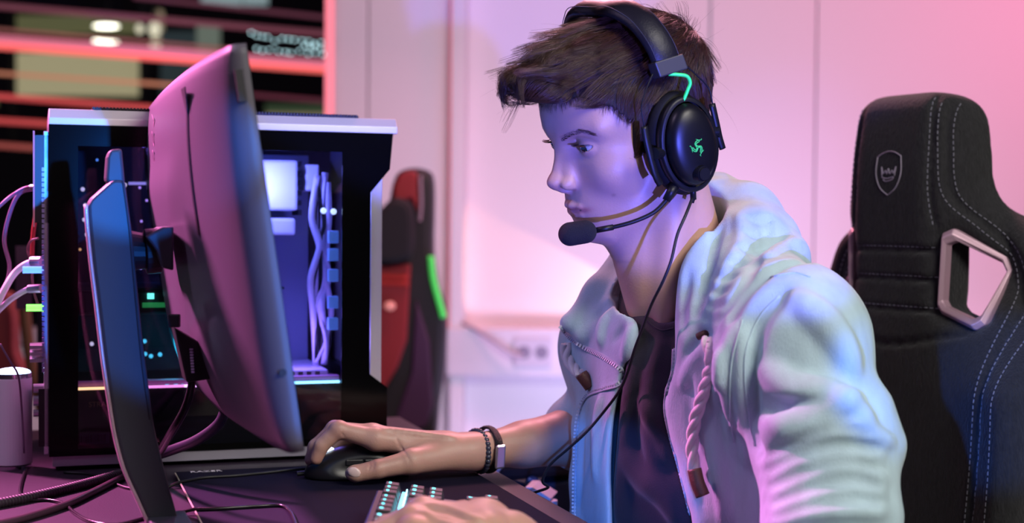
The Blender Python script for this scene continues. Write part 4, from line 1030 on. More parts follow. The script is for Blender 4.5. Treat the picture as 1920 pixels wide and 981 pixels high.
# his right collar flap, folded outwards, and the right front
jc([(1180, 488, 1.72), (1130, 556, 1.69), (1074, 604, 1.668)], [.018, .023, .012], .014)
jc([(1192, 530, 1.695), (1150, 596, 1.668), (1094, 628, 1.660)], [.018, .021, .011], .014)
jc([(1186, 596, 1.672), (1168, 638, 1.656), (1132, 656, 1.652)], [.016, .018, .010], .012)
jc([(1182, 636, 1.662), (1168, 684, 1.650)], [.013, .008], .012)
jc([(1078, 606, 1.668), (1062, 606, 1.668)], [.010, .007], .01)
jc([(1132, 720, 1.70), (1120, 800, 1.68), (1118, 900, 1.67), (1118, 1000, 1.66), (1120, 1120, 1.66)], [.020, .025, .026, .027, .028], .018)
jc([(1118, 790, 1.79), (1086, 808, 1.785)], [.050, .046], .01)
# cavity for neck and shirt
j.cone(h2w(nt), W(1290, 640, 1.62), .070, .073, .006, cut=True)
j.cone(W(1262, 500, 1.62), W(1240, 600, 1.62), .056, .032, .01, cut=True)
def polycut(poly, d0, d1, rad=.0):
    "distance to a front opening outlined by poly, between two depths"
    poly = A(poly, float)
    def fn(X, Y, Z):
        p = np.stack(np.broadcast_arrays(X, Y, Z), -1).astype(np.float32)
        q = PX(p); d = q[..., 2]; x, y = q[..., 0], q[..., 1]
        ins = np.zeros(x.shape, bool); dm = np.full(x.shape, 1e9, np.float32)
        for i in range(len(poly)):
            a_, b_ = poly[i], poly[(i + 1) % len(poly)]
            c_ = ((a_[1] > y) != (b_[1] > y)) & (x < (b_[0] - a_[0]) * (y - a_[1]) / (b_[1] - a_[1] + 1e-9) + a_[0]); ins ^= c_
            e = b_ - a_; t = np.clip(((x - a_[0]) * e[0] + (y - a_[1]) * e[1]) / (e @ e), 0, 1)
            dm = np.minimum(dm, (x - a_[0] - t * e[0]) ** 2 + (y - a_[1] - t * e[1]) ** 2)
        s_ = np.sqrt(dm) * np.where(ins, -1, 1) * d / F
        return np.maximum(s_, np.maximum(d0 - d, d - d1))
    return fn
OPEN = spline([(1262, 380), (1240, 440), (1212, 500), (1200, 560), (1196, 610), (1188, 650), (1172, 690), (1168, 715), (1160, 745), (1150, 800), (1146, 880), (1148, 960), (1150, 1120)], 4)
OPE2 = spline([(1300, 1120), (1298, 981), (1284, 930), (1268, 860), (1250, 800), (1244, 765), (1256, 720), (1264, 685), (1266, 640), (1266, 590), (1272, 520), (1288, 450), (1300, 380)], 4)
j.op(polycut(np.vstack([OPEN, OPE2]), 1.3, 1.82), W(1130, 1130, 1.3) - A([.1, 0, .0]), W(1320, 370, 1.86) + A([.05, .0, .02]), .010, cut=True)
# folds: ridges and grooves laid on the surface
def rd(pts, r, k=.014, lift=-.001, cut=False, **kw): j.ridge(pts, r, k, lift, cut, **kw)
def sleeve_folds():
    for y0, y1, y2, x0, x1, r in [(842, 792, 800, 1420, 1640, .0075), (872, 812, 828, 1425, 1672, .008), (900, 850, 858, 1432, 1650, .0075), (930, 880, 900, 1435, 1660, .008),
                                  (958, 915, 925, 1440, 1655, .007), (985, 950, 960, 1445, 1655, .008)]:
        rd([(x0, y0), (x0 + (x1 - x0) * .3, (y0 + y1) / 2 - 14), (x0 + (x1 - x0) * .65, y1), (x1, y2)], r * 1.35, .010, -.001)
    for pts, r in [([(1425, 858), (1480, 832), (1560, 806), (1640, 812)], .005), ([(1430, 886), (1500, 850), (1580, 836), (1650, 842)], .005), ([(1435, 915), (1500, 885), (1580, 866), (1650, 878)], .005),
                   ([(1440, 945), (1510, 915), (1600, 898), (1650, 912)], .005), ([(1442, 972), (1510, 948), (1600, 934), (1650, 942)], .005)]:
        rd(pts, r * 1.3, .006, .0005, cut=True)
sleeve_folds()
rd([(1420, 850), (1408, 800), (1400, 720), (1402, 650), (1425, 590), (1470, 545)], .005, .016, .001, cut=True)   # armhole seam
rd([(1400, 860), (1385, 780), (1380, 700), (1384, 630)], .008, .02, -.002)
rd([(1440, 700), (1500, 740), (1560, 750), (1620, 780)], .007, .02, -.002)
rd([(1440, 760), (1500, 770), (1590, 770)], .005, .014, .001, cut=True)
rd([(1430, 800), (1500, 790), (1560, 770), (1600, 740)], .007, .015, -.002)
rd([(1500, 560), (1560, 620), (1600, 690)], .006, .02, -.003)
# hood folds
for pts, r, c_ in [([(1352, 395), (1338, 460), (1318, 540), (1302, 600)], .006, True), ([(1440, 410), (1440, 450), (1412, 500), (1370, 560), (1340, 612)], .006, True),
                   ([(1518, 488), (1470, 492), (1420, 520), (1385, 560), (1370, 600)], .010, True), ([(1500, 452), (1460, 470), (1420, 500)], .005, False),
                   ([(1385, 400), (1390, 450), (1360, 510), (1330, 570)], .004, False), ([(1480, 430), (1450, 455), (1415, 480)], .004, True),
                   ([(1330, 620), (1300, 650), (1285, 690)], .004, True), ([(1318, 655), (1296, 690), (1280, 725)], .004, False),
                   ([(1345, 640), (1350, 700), (1340, 800), (1350, 900), (1360, 980)], .006, False), ([(1375, 620), (1365, 700), (1372, 800), (1385, 880)], .004, True),
                   ([(1290, 760), (1305, 850), (1318, 960)], .003, True), ([(1310, 700), (1320, 760), (1318, 840)], .004, False),
                   ([(1290, 500), (1284, 560), (1280, 620)], .003, True),
                   ([(1175, 520), (1150, 560), (1110, 600)], .004, True), ([(1190, 560), (1180, 600), (1150, 640)], .004, True), ([(1140, 590), (1130, 620), (1128, 645)], .004, False),
                   ([(1185, 600), (1180, 640), (1172, 670)], .003, False), ([(1095, 760), (1090, 850), (1086, 960)], .0025, True), ([(1130, 740), (1120, 800), (1116, 900)], .004, False)]:
    rd(pts, r, .010 if not c_ else .007, 0.001 if c_ else -.001, cut=c_)
for i in range(9):      # gathers across the drawcord channel
    t = i / 8; x = 1425 - 110 * t + 10 * math.sin(i); y = 415 + 210 * t
    rd([(x - 22, y - 6), (x, y + 2), (x + 20, y - 4)], .0025, .006, .0008, cut=True, n=3)
j.soften()
jv, jq, _ = j.mesh()
mesh_obj('hoodie', [(jv, jq)], hoodm, person)
# seams and stitched lines
def seam(name, pxy, r, m_, f=j, lift=.0004, n=6, parent=person, d0=1.15, d1=2.1, dash=None, **kw):
    p = f.surf(spline(pxy, n), d0, d1); p = p + f.grad(p) * lift
    mm = M()
    if dash:
        seglen = np.r_[0, np.cumsum(np.linalg.norm(np.diff(p, axis=0), axis=1))]; tot = seglen[-1]
        for s0 in np.arange(0, tot - dash[0], dash[0] + dash[1]):
            q = [A([np.interp(s_, seglen, p[:, i]) for i in range(3)]) for s_ in (s0, s0 + dash[0])]; mm.tube(q, r, 5)
    else: mm.tube(p, r, 6)
    return mm.build(name, m_, parent, smooth=True, **kw)
seam('armhole_seam', [(1416, 836), (1404, 790), (1396, 715), (1400, 650), (1426, 592), (1462, 555)], .0012, hoodm)
seam('front_seam', [(1392, 600), (1372, 680), (1368, 760), (1376, 830)], .001, hoodm)
seam('cuff_seam', [(1446, 520), (1490, 512), (1520, 520)], .001, hoodm)
# zipper: teeth along both edges
zipm = mat('zipper', (.62, .66, .74), .5)
def zipper(pxy, d0, d1, side):
    p = j.surf(spline(pxy, 10), d0, d1); L_ = np.r_[0, np.cumsum(np.linalg.norm(np.diff(p, axis=0), axis=1))]
    mm = M(); tape = []
    for s0 in np.arange(0, L_[-1], .0043):
        q = A([np.interp(s0, L_, p[:, i]) for i in range(3)]); q1 = A([np.interp(s0 + .002, L_, p[:, i]) for i in range(3)])
        t = nrm(q1 - q + 1e-9); v = nrm(C0 - q); s_ = nrm(np.cross(t, v)) * side
        mm.box(q + v * .001 + s_ * .001, (.0024, .0012, .0015), np.stack([s_, t, v]))
    mm.build('zipper_teeth', zipm, person, kind='stuff')
    M().tube(p, 1, 6, flat=(A([.2, -1, .1]), .0012, .0032)).build('zipper_tape', mat('zipper_tape', (.45, .52, .60), .8), person, smooth=True)
zipper([(1052, 612), (1068, 632), (1098, 652), (1130, 668), (1162, 690), (1168, 704), (1160, 722), (1128, 732), (1100, 745), (1084, 785), (1079, 860), (1077, 981), (1077, 1040)], 1.5, 1.8, 1)
zipper([(1265, 655), (1262, 700), (1250, 735), (1246, 770), (1256, 820), (1270, 870), (1285, 930), (1296, 981), (1300, 1040)], 1.4, 1.6, -1)
# drawcords: three twisted strands with leather ends
ropem = mat('rope', (.80, .77, .78), .8, bump=.3, bscale=1500); leather = mat('brown_leather', (.10, .035, .025), .5, bump=.3, bscale=600)
def rope(pts, r, tip):
    q_ = spline([(x, y) for x, y, _ in pts], 24); sd = PX(j.surf(q_))[:, 2] - r * 1.1; w_ = 31
    dd = np.convolve(np.pad(np.minimum(sd, np.median(sd) + .01), w_ // 2, 'edge'), np.ones(w_) / w_, 'valid'); dd = np.minimum(dd, sd + .001)
    tip = [(x, y, min(z, dd[-1] - .001)) for x, y, z in tip]
    p = A([W(x, y, d_) for (x, y), d_ in zip(q_, dd)]); L_ = np.r_[0, np.cumsum(np.linalg.norm(np.diff(p, axis=0), axis=1))]; s_ = np.linspace(0, L_[-1], 160)
    p = np.stack([np.interp(s_, L_, p[:, i]) for i in range(3)], 1); t = np.gradient(p, axis=0); t /= np.linalg.norm(t, axis=1)[:, None]
    a_ = np.cross(t, [0, 1., 0]); a_ /= np.linalg.norm(a_, axis=1)[:, None]; b_ = np.cross(t, a_)
    mm = M()
    for k in range(3):
        th = s_ / (r * 5.2) * 2 * PI * .62 + k * 2 * PI / 3
        mm.tube(p + r * .52 * (np.cos(th)[:, None] * a_ + np.sin(th)[:, None] * b_), r * .56, 8)
    o = mm.build('drawcord', ropem, person, smooth=True)
    q = spx(tip, 6); M().tube(q, r * 1.12, 12).build('leather_tip', leather, o, smooth=True, label='brown leather tip')
rope([(1326, 636, 1.452), (1333, 680, 1.452), (1318, 740, 1.458), (1303, 790, 1.462), (1298, 840, 1.462), (1302, 884, 1.458)], .0066, [(1302, 880, 1.458), (1308, 905, 1.455), (1318, 930, 1.453)])
rope([(1060, 645, 1.655), (1064, 672, 1.652), (1078, 692, 1.648), (1090, 704, 1.645)], .0068, [(1090, 702, 1.645), (1099, 714, 1.643), (1108, 726, 1.642)])
q = j.surf([(1322, 628)])[0]; M().tube(spx([(1308, 632, PX(q)[2] - .001), (1322, 626, PX(q)[2] - .005), (1336, 630, PX(q)[2])], 6), .0038, 8).build('eyelet', leather, person, smooth=True, label='brown leather eyelet patch')
# t-shirt
t_ = SDF((.02, 1.36, .50), (.46, 1.9, 1.16), .003)
t_.ell(W(1300, 900, 1.66), (.108, .165, .30), 0, ax=TA)
t_.ell(W(1300, 1150, 1.66), (.118, .17, .25), .05, ax=TA)
t_.chain([W(1170, 640, 1.74), W(1300, 650, 1.64), W(1420, 650, 1.52)], [.055, .062, .055], .05)
t_.ell(W(1250, 700, 1.625), (.055, .075, .07), .04, ax=TA)
NL = [(1188, 520, 1.66), (1194, 560, 1.625), (1210, 598, 1.59), (1236, 616, 1.568), (1262, 612, 1.558), (1290, 590, 1.56)]
t_.chain([W(*p) for p in spline(NL, 4)], .007, .012)
t_.op(polycut([(1195, 480), (1200, 555), (1216, 590), (1238, 606), (1262, 604), (1300, 580), (1340, 480), (1280, 380)], 1.3, 2.0), W(1150, 640, 1.3) - A([.05, 0, .02]), W(1360, 360, 1.9), .004, cut=True)
for pts, r in [([(1200, 650), (1190, 720), (1180, 800), (1170, 900), (1165, 981)], .006), ([(1240, 640), (1228, 720), (1222, 800), (1232, 900)], .006), ([(1180, 860), (1210, 900), (1250, 930), (1280, 981)], .007),
               ([(1210, 760), (1240, 800), (1260, 860)], .005)]:
    t_.ridge(pts, r, .016, -.002, d0=1.3, d1=1.9)
t_.soften(); tv, tq, _ = t_.mesh(); mesh_obj('t_shirt', [(tv, tq)], shirtm, person)
seam('neckline_seam', [(1200, 566), (1216, 602), (1238, 619), (1262, 616)], .0008, shirtm, f=t_, d0=1.35, d1=1.9)
# trousers: lap under the desk edge, seen only from the side
tr = SDF((-.25, 1.0, .34), (.66, 2.1, .72), .006)
hipL, hipR = W(1430, 1230, 1.56), W(1250, 1230, 1.76)
for hip, d_ in ((hipL, .0), (hipR, .0)):
    hip = A([hip[0], hip[1], .54]); tr.cone(hip + A([.06, .03, 0]), hip + A([-.40, -.13, .0]), .085, .065, .05)
vv, vq, _ = tr.mesh(); mesh_obj('trousers', [(vv, vq)], mat('denim', (.03, .035, .06), .9, bump=.2, bscale=900), person)

# ================================================================== HEADSET
black = mat('black_plastic', (.006, .006, .007), .42, spec=.3); blackm = mat('black_matte', (.005, .005, .006), .7, bump=.2, bscale=900, spec=.25)
hs = T('headset', 'black over-ear gaming headset with green cable and green emblem worn by the young man', 'headset', tuple(h2w((0, 0, -5))))
AX = HRm.T  # rows are the head axes in world space
def hw_(l): return h2w(A(l, float))
# ear cup: cushion, shell, dome
def cup(sy, name_):
    c = A([-.60, 0, .95]) if sy > 0 else A([-.5, 0, .8])
    tilt = math.radians(1)
    def ring(y, a_, b_, n=48, dx=0, dz=0):
        th = np.arange(n) * 2 * PI / n; x = a_ * np.cos(th); z = b_ * np.sin(th) * (1 + .0 * np.cos(th))
        X = x * math.cos(tilt) - z * math.sin(tilt); Z = x * math.sin(tilt) + z * math.cos(tilt)
        return np.stack([c[0] + X + dx, np.full(n, sy * y), c[2] + Z + dz], 1)
    def lathe(rows): return np.stack([h2w(ring(*r)) for r in rows], 1)
    root = M().grid(lathe([(9.0, .1, .1), (9.0, 3.35, 4.9), (9.2, 3.5, 5.05), (9.7, 3.55, 5.1), (10.0, 3.5, 5.0), (10.08, 3.3, 4.75), (10.1, 3.1, 4.5)]), True)
    o = root.build('ear_cup', black, hs, smooth=True)
    M().grid(lathe([(7.2, 1.9, 3.2), (7.15, 2.6, 4.1), (7.3, 3.4, 5.0), (7.8, 3.85, 5.5), (8.4, 3.85, 5.5), (8.9, 3.5, 5.1), (9.05, 3.0, 4.4)]), True).build('ear_cushion', blackm, hs, smooth=True)
    M().grid(lathe([(10.05, 2.95, 4.35), (10.5, 2.9, 4.25, 48, .05), (10.95, 2.65, 3.95, 48, .08), (11.25, 2.2, 3.4, 48, .1), (11.45, 1.4, 2.3, 48, .1), (11.5, .6, 1.0, 48, .1), (11.5, .01, .01, 48, .1)]), True).build('cup_cover', mat('cup_cover', (.005, .005, .006), .36, spec=.35), hs, smooth=True)
    return o
cup(1, 'l'); cup(-1, 'r')
def hp(pts, n=6): return A([hplane(*p) for p in spline(pts, n)])
# headband
near = [w2h(hplane(*q)) for q in ((1251, 122, 9.0), (1240, 92, 8.75), (1222, 62, 8.0), (1196, 34, 6.4), (1160, 15, 3.8))]
top_ = w2h(hplane(1136, 16, 0)); near.append(A([top_[0], 0, top_[2]]))
bp_ = spline(near + [q * A([1, -1, 1]) for q in near[-2::-1]], 10)
bw = h2w(bp_); fx = HRm @ A([1., 0, 0])
M().tube(bw, 1, 16, flat=(fx, .0172, .0075)).build('headband', mat('headband_leather', (.008, .007, .009), .45, spec=.35, bump=.15, bscale=500), hs, smooth=True)
for e in (-1, 1):
    n_ = np.cross(np.gradient(bw, axis=0), fx); n_ /= np.linalg.norm(n_, axis=1)[:, None]; sg = np.sign(((bw - HO) * n_).sum(1))[:, None]
    mm = M(); q = bw + fx * .0140 * e + n_ * sg * .0052
    for i in range(0, len(q) - 1):
        for t0 in (0, .5): mm.tube([q[i] * (1 - t0) + q[i + 1] * t0, q[i] * (.7 - t0) + q[i + 1] * (.3 + t0)], .0005, 5)
    mm.build('headband_stitching', mat('stitch_grey', (.05, .05, .06), .6), hs)
for sy in (1, -1):
    e0 = near[0] * A([1, sy, 1]); e1 = near[1] * A([1, sy, 1]); c = hw_(e0); dn = nrm(hw_(e0) - hw_(e1))
    out = nrm(np.cross(dn, fx)); M().box(c + dn * .0015, (.0180, .0085, .0085), np.stack([fx, dn, out])).build('end_block', mat('block_grey', (.035, .035, .038), .45), hs, bevel=.0015)
for pts in ([(1224, 138, 9.2), (1214, 162, 9.3), (1203, 196, 9.4), (1205, 222, 9.5), (1209, 240, 9.5)], [(1283, 120, 9.2), (1305, 140, 9.3), (1328, 164, 9.4), (1335, 190, 9.5), (1337, 200, 9.5)]):
    M().tube(hp(pts), .0009, 6).build('yoke_wire', black, hs, smooth=True)
for pts in ([(1208, 237, 9.7), (1214, 270, 9.9), (1228, 325, 10.0), (1238, 346, 9.9)], [(1335, 195, 9.6), (1343, 230, 9.7), (1349, 258, 9.7), (1355, 279, 9.7)]):
    M().tube(hp(pts), 1, 8, flat=(fx, .0042, .0026)).build('yoke_arm', black, hs, smooth=True)
for a_, b_ in (((1240, 287, 9.5), (1226, 288, 10.2)), ((1330, 247, 9.2), (1350, 247, 9.9))):
    M().cyl(hplane(*a_), hplane(*b_), .0062).build('yoke_pivot', black, hs, smooth=False)
gm = mat('green_cable', (.03, .80, .18), .45, emit=(.05, 1, .2), es=.25)
M().tube(hp([(1254, 139, 9.6), (1272, 140, 10.0), (1288, 143, 10.2), (1294, 155, 10.2), (1289, 170, 10.1), (1281, 190, 9.9)]), .0019, 8).build('green_cable', gm, hs, smooth=True, label='short bright green cable')
c = hplane(1319, 326, 12.0); nn = HRm @ A([0, 1., 0])
k0 = c; o_ = M().cyl(c - nn * .020 + fx * .003, c, .0078, 28).cyl(c, c + nn * .003, .0066, 28)
for i in range(28):
    th = 2 * PI * i / 28; u = HRm @ A([math.cos(th), 0, math.sin(th)]); o_.cyl(c + u * .0077 - nn * .006, c + u * .0077 + nn * .000, .0006, 5)
o_.build('volume_knob', black, hs)
# boom microphone
M().cyl(hplane(1266, 346, 9.3), hplane(1249, 376, 9.2), .0056, 16, .0045).build('boom_socket', black, hs, smooth=True)
boom = hp([(1256, 362, 9.2), (1247, 378, 9.1), (1225, 399, 8.8), (1190, 415, 8.2), (1150, 426, 7.2), (1112, 433, 6.0)], 8)
M().tube(boom, .0024, 10).build('microphone_boom', black, hs, smooth=True)
M().cyl(boom[-9], boom[-1], .0032, 12).build('boom_end', black, hs, smooth=True)
mc = hplane(1083, 437, 5.6); bd = nrm(mc - boom[-6]); ax_ = np.stack([bd, nrm(np.cross(bd, [0, 1., 0])), nrm(np.cross(bd, np.cross(bd, [0, 1., 0])))])
fo = SDF(mc - .03, mc + .03, .0010)
fo.cone(mc - bd * .008, mc + bd * .008, .0125, .0128, 0)
fv, fq, _ = fo.mesh()
mesh_obj('foam_windscreen', [(fv, fq)], mat('foam', (.012, .011, .016), .95, bump=1., bscale=1600), hs)
M().cyl(hplane(1299, 348, 9.6), hplane(1300, 374, 9.5), .0034, 14).cyl(hplane(1300, 372, 9.5), hplane(1297, 380, 9.5), .0024, 14).build('cable_plug', black, hs, smooth=True)
pth = spline([(1298, 372, 1.505), (1285, 405, 1.49), (1270, 440, 1.485), (1258, 490, 1.48), (1242, 530, 1.485), (1222, 570, 1.50), (1205, 615, 1.515), (1190, 655, 1.53), (1176, 700, 1.55), (1160, 735, 1.565), (1130, 775, 1.59), (1100, 810, 1.60), (1065, 842, 1.61), (1035, 868, 1.62), (1021, 890, 1.625), (1018, 905, 1.63), (1028, 914, 1.64), (1008, 922, 1.66), (985, 930, 1.69)], 6)
M().tube([W(*p) for p in pth], .0017, 8).build('headset_cable', mat('cable_black', (.008, .008, .010), .5), hs, smooth=True)
# three-headed snake emblem: wavy green strokes on the cover
em_ = mat('emblem_green', (.02, .25, .08), .5, emit=(.06, .9, .32), es=.45); mm = M()
ec = A([1308, 276])
for ang in (100, 215, 335):
    for w0, s_ in ((0, 1), (.9, .8)):
        pts = []
        for t in np.linspace(0, 1, 14):
            r_ = 1.5 + 17 * t * s_; th = math.radians(ang + w0 * 14) + .75 * math.sin(t * 5.2 + w0) ; pts.append((ec[0] + r_ * math.cos(th) * .8, ec[1] - r_ * math.sin(th)))
        mm.tube([hplane(x, y, 11.56 - .0) for x, y in pts], np.linspace(.0008, .0003, 14), 5)
        th = math.radians(ang + w0 * 14) + .75 * math.sin(5.2 + w0)
mm.build('emblem', em_, hs, smooth=True)

# ================================================================== BRACELETS
wa, wb = W(905, 846, 1.708), W(872, 850, 1.698); wd = nrm(wa - wb); dep = nrm(A([0, 1, 0]) - wd * wd[1]); upv = np.cross(wd, dep)
def wring(c, rz_, ry_, n): th = np.arange(n) * 2 * PI / n; return [c + upv * math.cos(t) * rz_ + dep * math.sin(t) * ry_ for t in th], th
bb = T('beaded_bracelet', 'dark blue beaded bracelet on his right wrist, nearer the hand', 'bracelet', tuple(W(893, 846, 1.703)))
mm = M(); pts, _ = wring(W(896, 846, 1.703) + wd * .0, .0240, .034, 30)
for p_ in pts: mm.ell(p_ + wd * .002 * math.sin(pts.index(p_) if 0 else p_[2] * 80), .0036, n=10, m=8)
mm.build('beads', mat('bead', (.04, .045, .07), .35, coat=.5), bb, smooth=True, kind='stuff')
lb = T('leather_bracelet', 'black braided leather bracelet with silver clasp beside the beads on his wrist', 'bracelet', tuple(W(917, 845, 1.708)))
cB = W(913, 843, 1.708); pts, th = wring(cB, .0262, .036, 48); pts = [p_ + wd * .004 * math.cos(t) for p_, t in zip(pts, th)]; pts.append(pts[0])
M().tube(pts, 1, 10, flat=(wd, .0046, .0022), cap=False).build('leather_band', mat('black_leather', (.010, .010, .010), .5, bump=1., bscale=700), lb, smooth=True)
cl = [pts[i] for i in range(48) if math.cos(th[i] - PI * 1.52) > .90]
cc = cB - dep * .036 - upv * .004
M().box(cc - dep * .001, (.0062, .0140, .0024), np.stack([wd, nrm(upv + wd * .12), dep])).build('clasp', mat('silver', (.75, .75, .78), .28, metal=1), lb, bevel=.002)
# ================================================================== GAMING CHAIR
cfw = A([-math.cos(math.radians(30)), -math.sin(math.radians(30)), 0]); clf = A([.5, -.866, 0])
rec = math.radians(2.5); cup_ = nrm(ZZ * math.cos(rec) - cfw * math.sin(rec)); cn = nrm(cfw * math.cos(rec) + ZZ * math.sin(rec))
cc0 = W(1665, 325, 1.88)      # crown emblem
def onchair(px, py, t=0.): 
    p = onplane(px, py, cc0 + cn * t, cn) - cc0; return A([p @ clf, p @ cup_])
ch = SDF((-.34, -.75, -.20), (.42, .16, .12), .0035)   # local: a (left), h (up), t (forward)
def poly_sdf(poly, X, Y):
    poly = A(poly, float); ins = np.zeros(X.shape, bool); dm = np.full(X.shape, 1e9)
    for i in range(len(poly)):
        a_, b_ = poly[i], poly[(i + 1) % len(poly)]
        c_ = ((a_[1] > Y) != (b_[1] > Y)) & (X < (b_[0] - a_[0]) * (Y - a_[1]) / (b_[1] - a_[1] + 1e-12) + a_[0]); ins ^= c_
        e = b_ - a_; t = np.clip(((X - a_[0]) * e[0] + (Y - a_[1]) * e[1]) / (e @ e + 1e-12), 0, 1); dm = np.minimum(dm, (X - a_[0] - t * e[0]) ** 2 + (Y - a_[1] - t * e[1]) ** 2)
    return np.sqrt(dm) * np.where(ins, -1, 1)
half = [(0, .108), (.050, .107), (.080, .098), (.096, .075), (.103, .03), (.107, -.01), (.119, -.040), (.150, -.064), (.180, -.086), (.198, -.125), (.214, -.20), (.228, -.30), (.232, -.42), (.224, -.55), (.21, -.70), (.0, -.78)]
hs_ = spline(half, 4); outl = np.vstack([hs_, hs_[::-1] * A([-1, 1])])
def slot(sg):
    q = [(.084, -.084), (.094, -.078), (.131, -.108), (.136, -.122), (.136, -.185), (.129, -.192), (.088, -.176), (.081, -.168)]
    return A(q) * A([sg, 1])
gx = (ch.lo[0] + ch.h * np.arange(ch.n[0]))[:, None]; gy = (ch.lo[1] + ch.h * np.arange(ch.n[1]))[None, :]
XX, YY = np.broadcast_arrays(gx, gy); D2 = poly_sdf(outl, XX, YY); SL = np.minimum(poly_sdf(slot(1), XX, YY), poly_sdf(slot(-1), XX, YY))
tt = (ch.lo[2] + ch.h * np.arange(ch.n[2]))[None, None, :]
ax_ = np.abs(XX); low = np.clip((-YY - .03) / .26, 0, 1); low = low * low * (3 - 2 * low)
wing = .018 * np.clip((ax_ - .12) / .09, 0, 1) ** 1.5 * low          # bolsters come forward on the seat back
convex = -.035 * (np.clip(ax_ - .045, 0, 1) / .06) ** 2 * (1 - low)      # head part falls away at the sides
mid = (np.minimum(wing, .07) + np.maximum(convex, -.07) + .012 * np.cos(np.clip(YY / .10, -1.5, 1.5) * 1.2) * (1 - low))[:, :, None]
th_ = (.040 - .008 * (1 - low))[:, :, None] + np.minimum(0, D2 + .03)[:, :, None] * 0
r_ = .026
dz_ = np.abs(tt - mid) - (th_ - r_)
dx_ = (np.maximum(D2, -SL - 0) + r_)[:, :, None]
ch.d = (np.sqrt(np.maximum(dx_, 0) ** 2 + np.maximum(dz_, 0) ** 2) + np.minimum(np.maximum(dx_, dz_), 0) - r_).astype(np.float32)
# sharp holes, stitched valleys
ch.d = np.maximum(ch.d, -(SL[:, :, None] + .0 * tt) + .0).astype(np.float32)
def c2w(p): p = np.asarray(p, float); return cc0 + p[..., 0:1] * clf + p[..., 1:2] * cup_ + (p[..., 2:3] - .045) * cn
def cfront(a_, h_, off=.0):
    p, ok_ = ch.hit(A([a_, h_, .115])[None], A([[0, 0, -1.]]), 0, .3); return p[0] + A([0, 0, off])
def cgroove(pts, r=.004):
    q = [cfront(*p) for p in spline(pts, 5)]; ch.chain(q, r, .006, cut=True)
ce = {'side': [(.062, .098), (.066, .04), (.068, -.03), (.074, -.070)], 'outer': [(.080, .090), (.084, .03), (.092, -.03), (.125, -.072), (.158, -.12), (.170, -.20), (.172, -.35), (.160, -.50), (.135, -.66)],
      'outer2': [(.190, -.17), (.197, -.26), (.199, -.38), (.188, -.52), (.17, -.66)], 'mid1': [(-.072, -.100), (.072, -.100)], 'mid2': [(-.074, -.138), (.074, -.138)], 'mid3': [(-.078, -.178), (.078, -.178)],
      'mid4': [(-.12, -.205), (0, -.225), (.12, -.205)]}
for k in ('mid1', 'mid2', 'mid3', 'mid4'): cgroove(ce[k], .0035)
for sg in (1, -1):
    for k in ('side', 'outer'): cgroove([(sg * x, y) for x, y in ce[k]], .003)
chv, chq, _ = ch.mesh()
fabm = mat('chair_fabric', (.012, .012, .015), .9, bump=.9, bscale=420, sheen=.12, col2=(.005, .005, .007), vscale=260, stretch=(1, 1, .35))
gc = T('gaming_chair', 'black fabric gaming chair with crown shield and grey stitching behind the young man', 'chair', (float(cc0[0]), float(cc0[1]), 0))
bk_ = mesh_obj('backrest', [(c2w(chv), chq)], fabm, gc)
stm_ = mat('stitch', (.17, .17, .21), .7)
def stitch(pts, off=0., nm='stitching'):
    q = c2w(A([cfront(a_, h_, .0006) for a_, h_ in spline(pts, 10)])); L_ = np.r_[0, np.cumsum(np.linalg.norm(np.diff(q, axis=0), axis=1))]; mm = M()
    for s0 in np.arange(0, L_[-1] - .004, .0075):
        mm.tube([A([np.interp(s_, L_, q[:, i]) for i in range(3)]) for s_ in (s0, s0 + .0045)], .00075, 5)
    mm.build(nm, stm_, bk_)
for sg in (1, -1):
    stitch([(sg * (x - .004), y) for x, y in ce['side']]); stitch([(sg * (x + .005), y) for x, y in ce['outer']]); stitch([(sg * (x - .009), y) for x, y in ce['outer']]); stitch([(sg * x, y) for x, y in ce['outer2']])
for k in ('mid1', 'mid2', 'mid3'): stitch([(x, y + .004) for x, y in ce[k]])
# embroidered shield with crown
th_m = mat('embroidery', (.34, .30, .38), .6)
def emb(pts, r=.0011, close=False, n=6):
    q = spline(pts, n); return [c2w(cfront(a_, h_, .0006)) for a_, h_ in q], r
mm = M()
for pts in ([(-.032, .036), (-.016, .044), (0, .047), (.016, .044), (.032, .036)], [(-.032, .036), (-.034, .0), (-.022, -.030), (0, -.047)], [(.032, .036), (.034, .0), (.022, -.030), (0, -.047)],
            [(-.019, .014), (-.014, .0), (-.008, .006), (-.004, -.001), (0, .010), (.004, -.001), (.010, .006), (.014, .0), (.020, .014), (.017, -.006)], [(-.018, -.008), (-.004, -.011), (.014, -.008), (.010, -.014), (-.006, -.017), (-.014, -.013)], [(-.019, .014), (-.017, -.006)]):
    q, r = emb([(x * .66, y * .62) for x, y in pts], .0007); mm.tube(q, r, 6)
mm.build('crown_shield', th_m, bk_, smooth=True, label='grey embroidered crown in a shield')
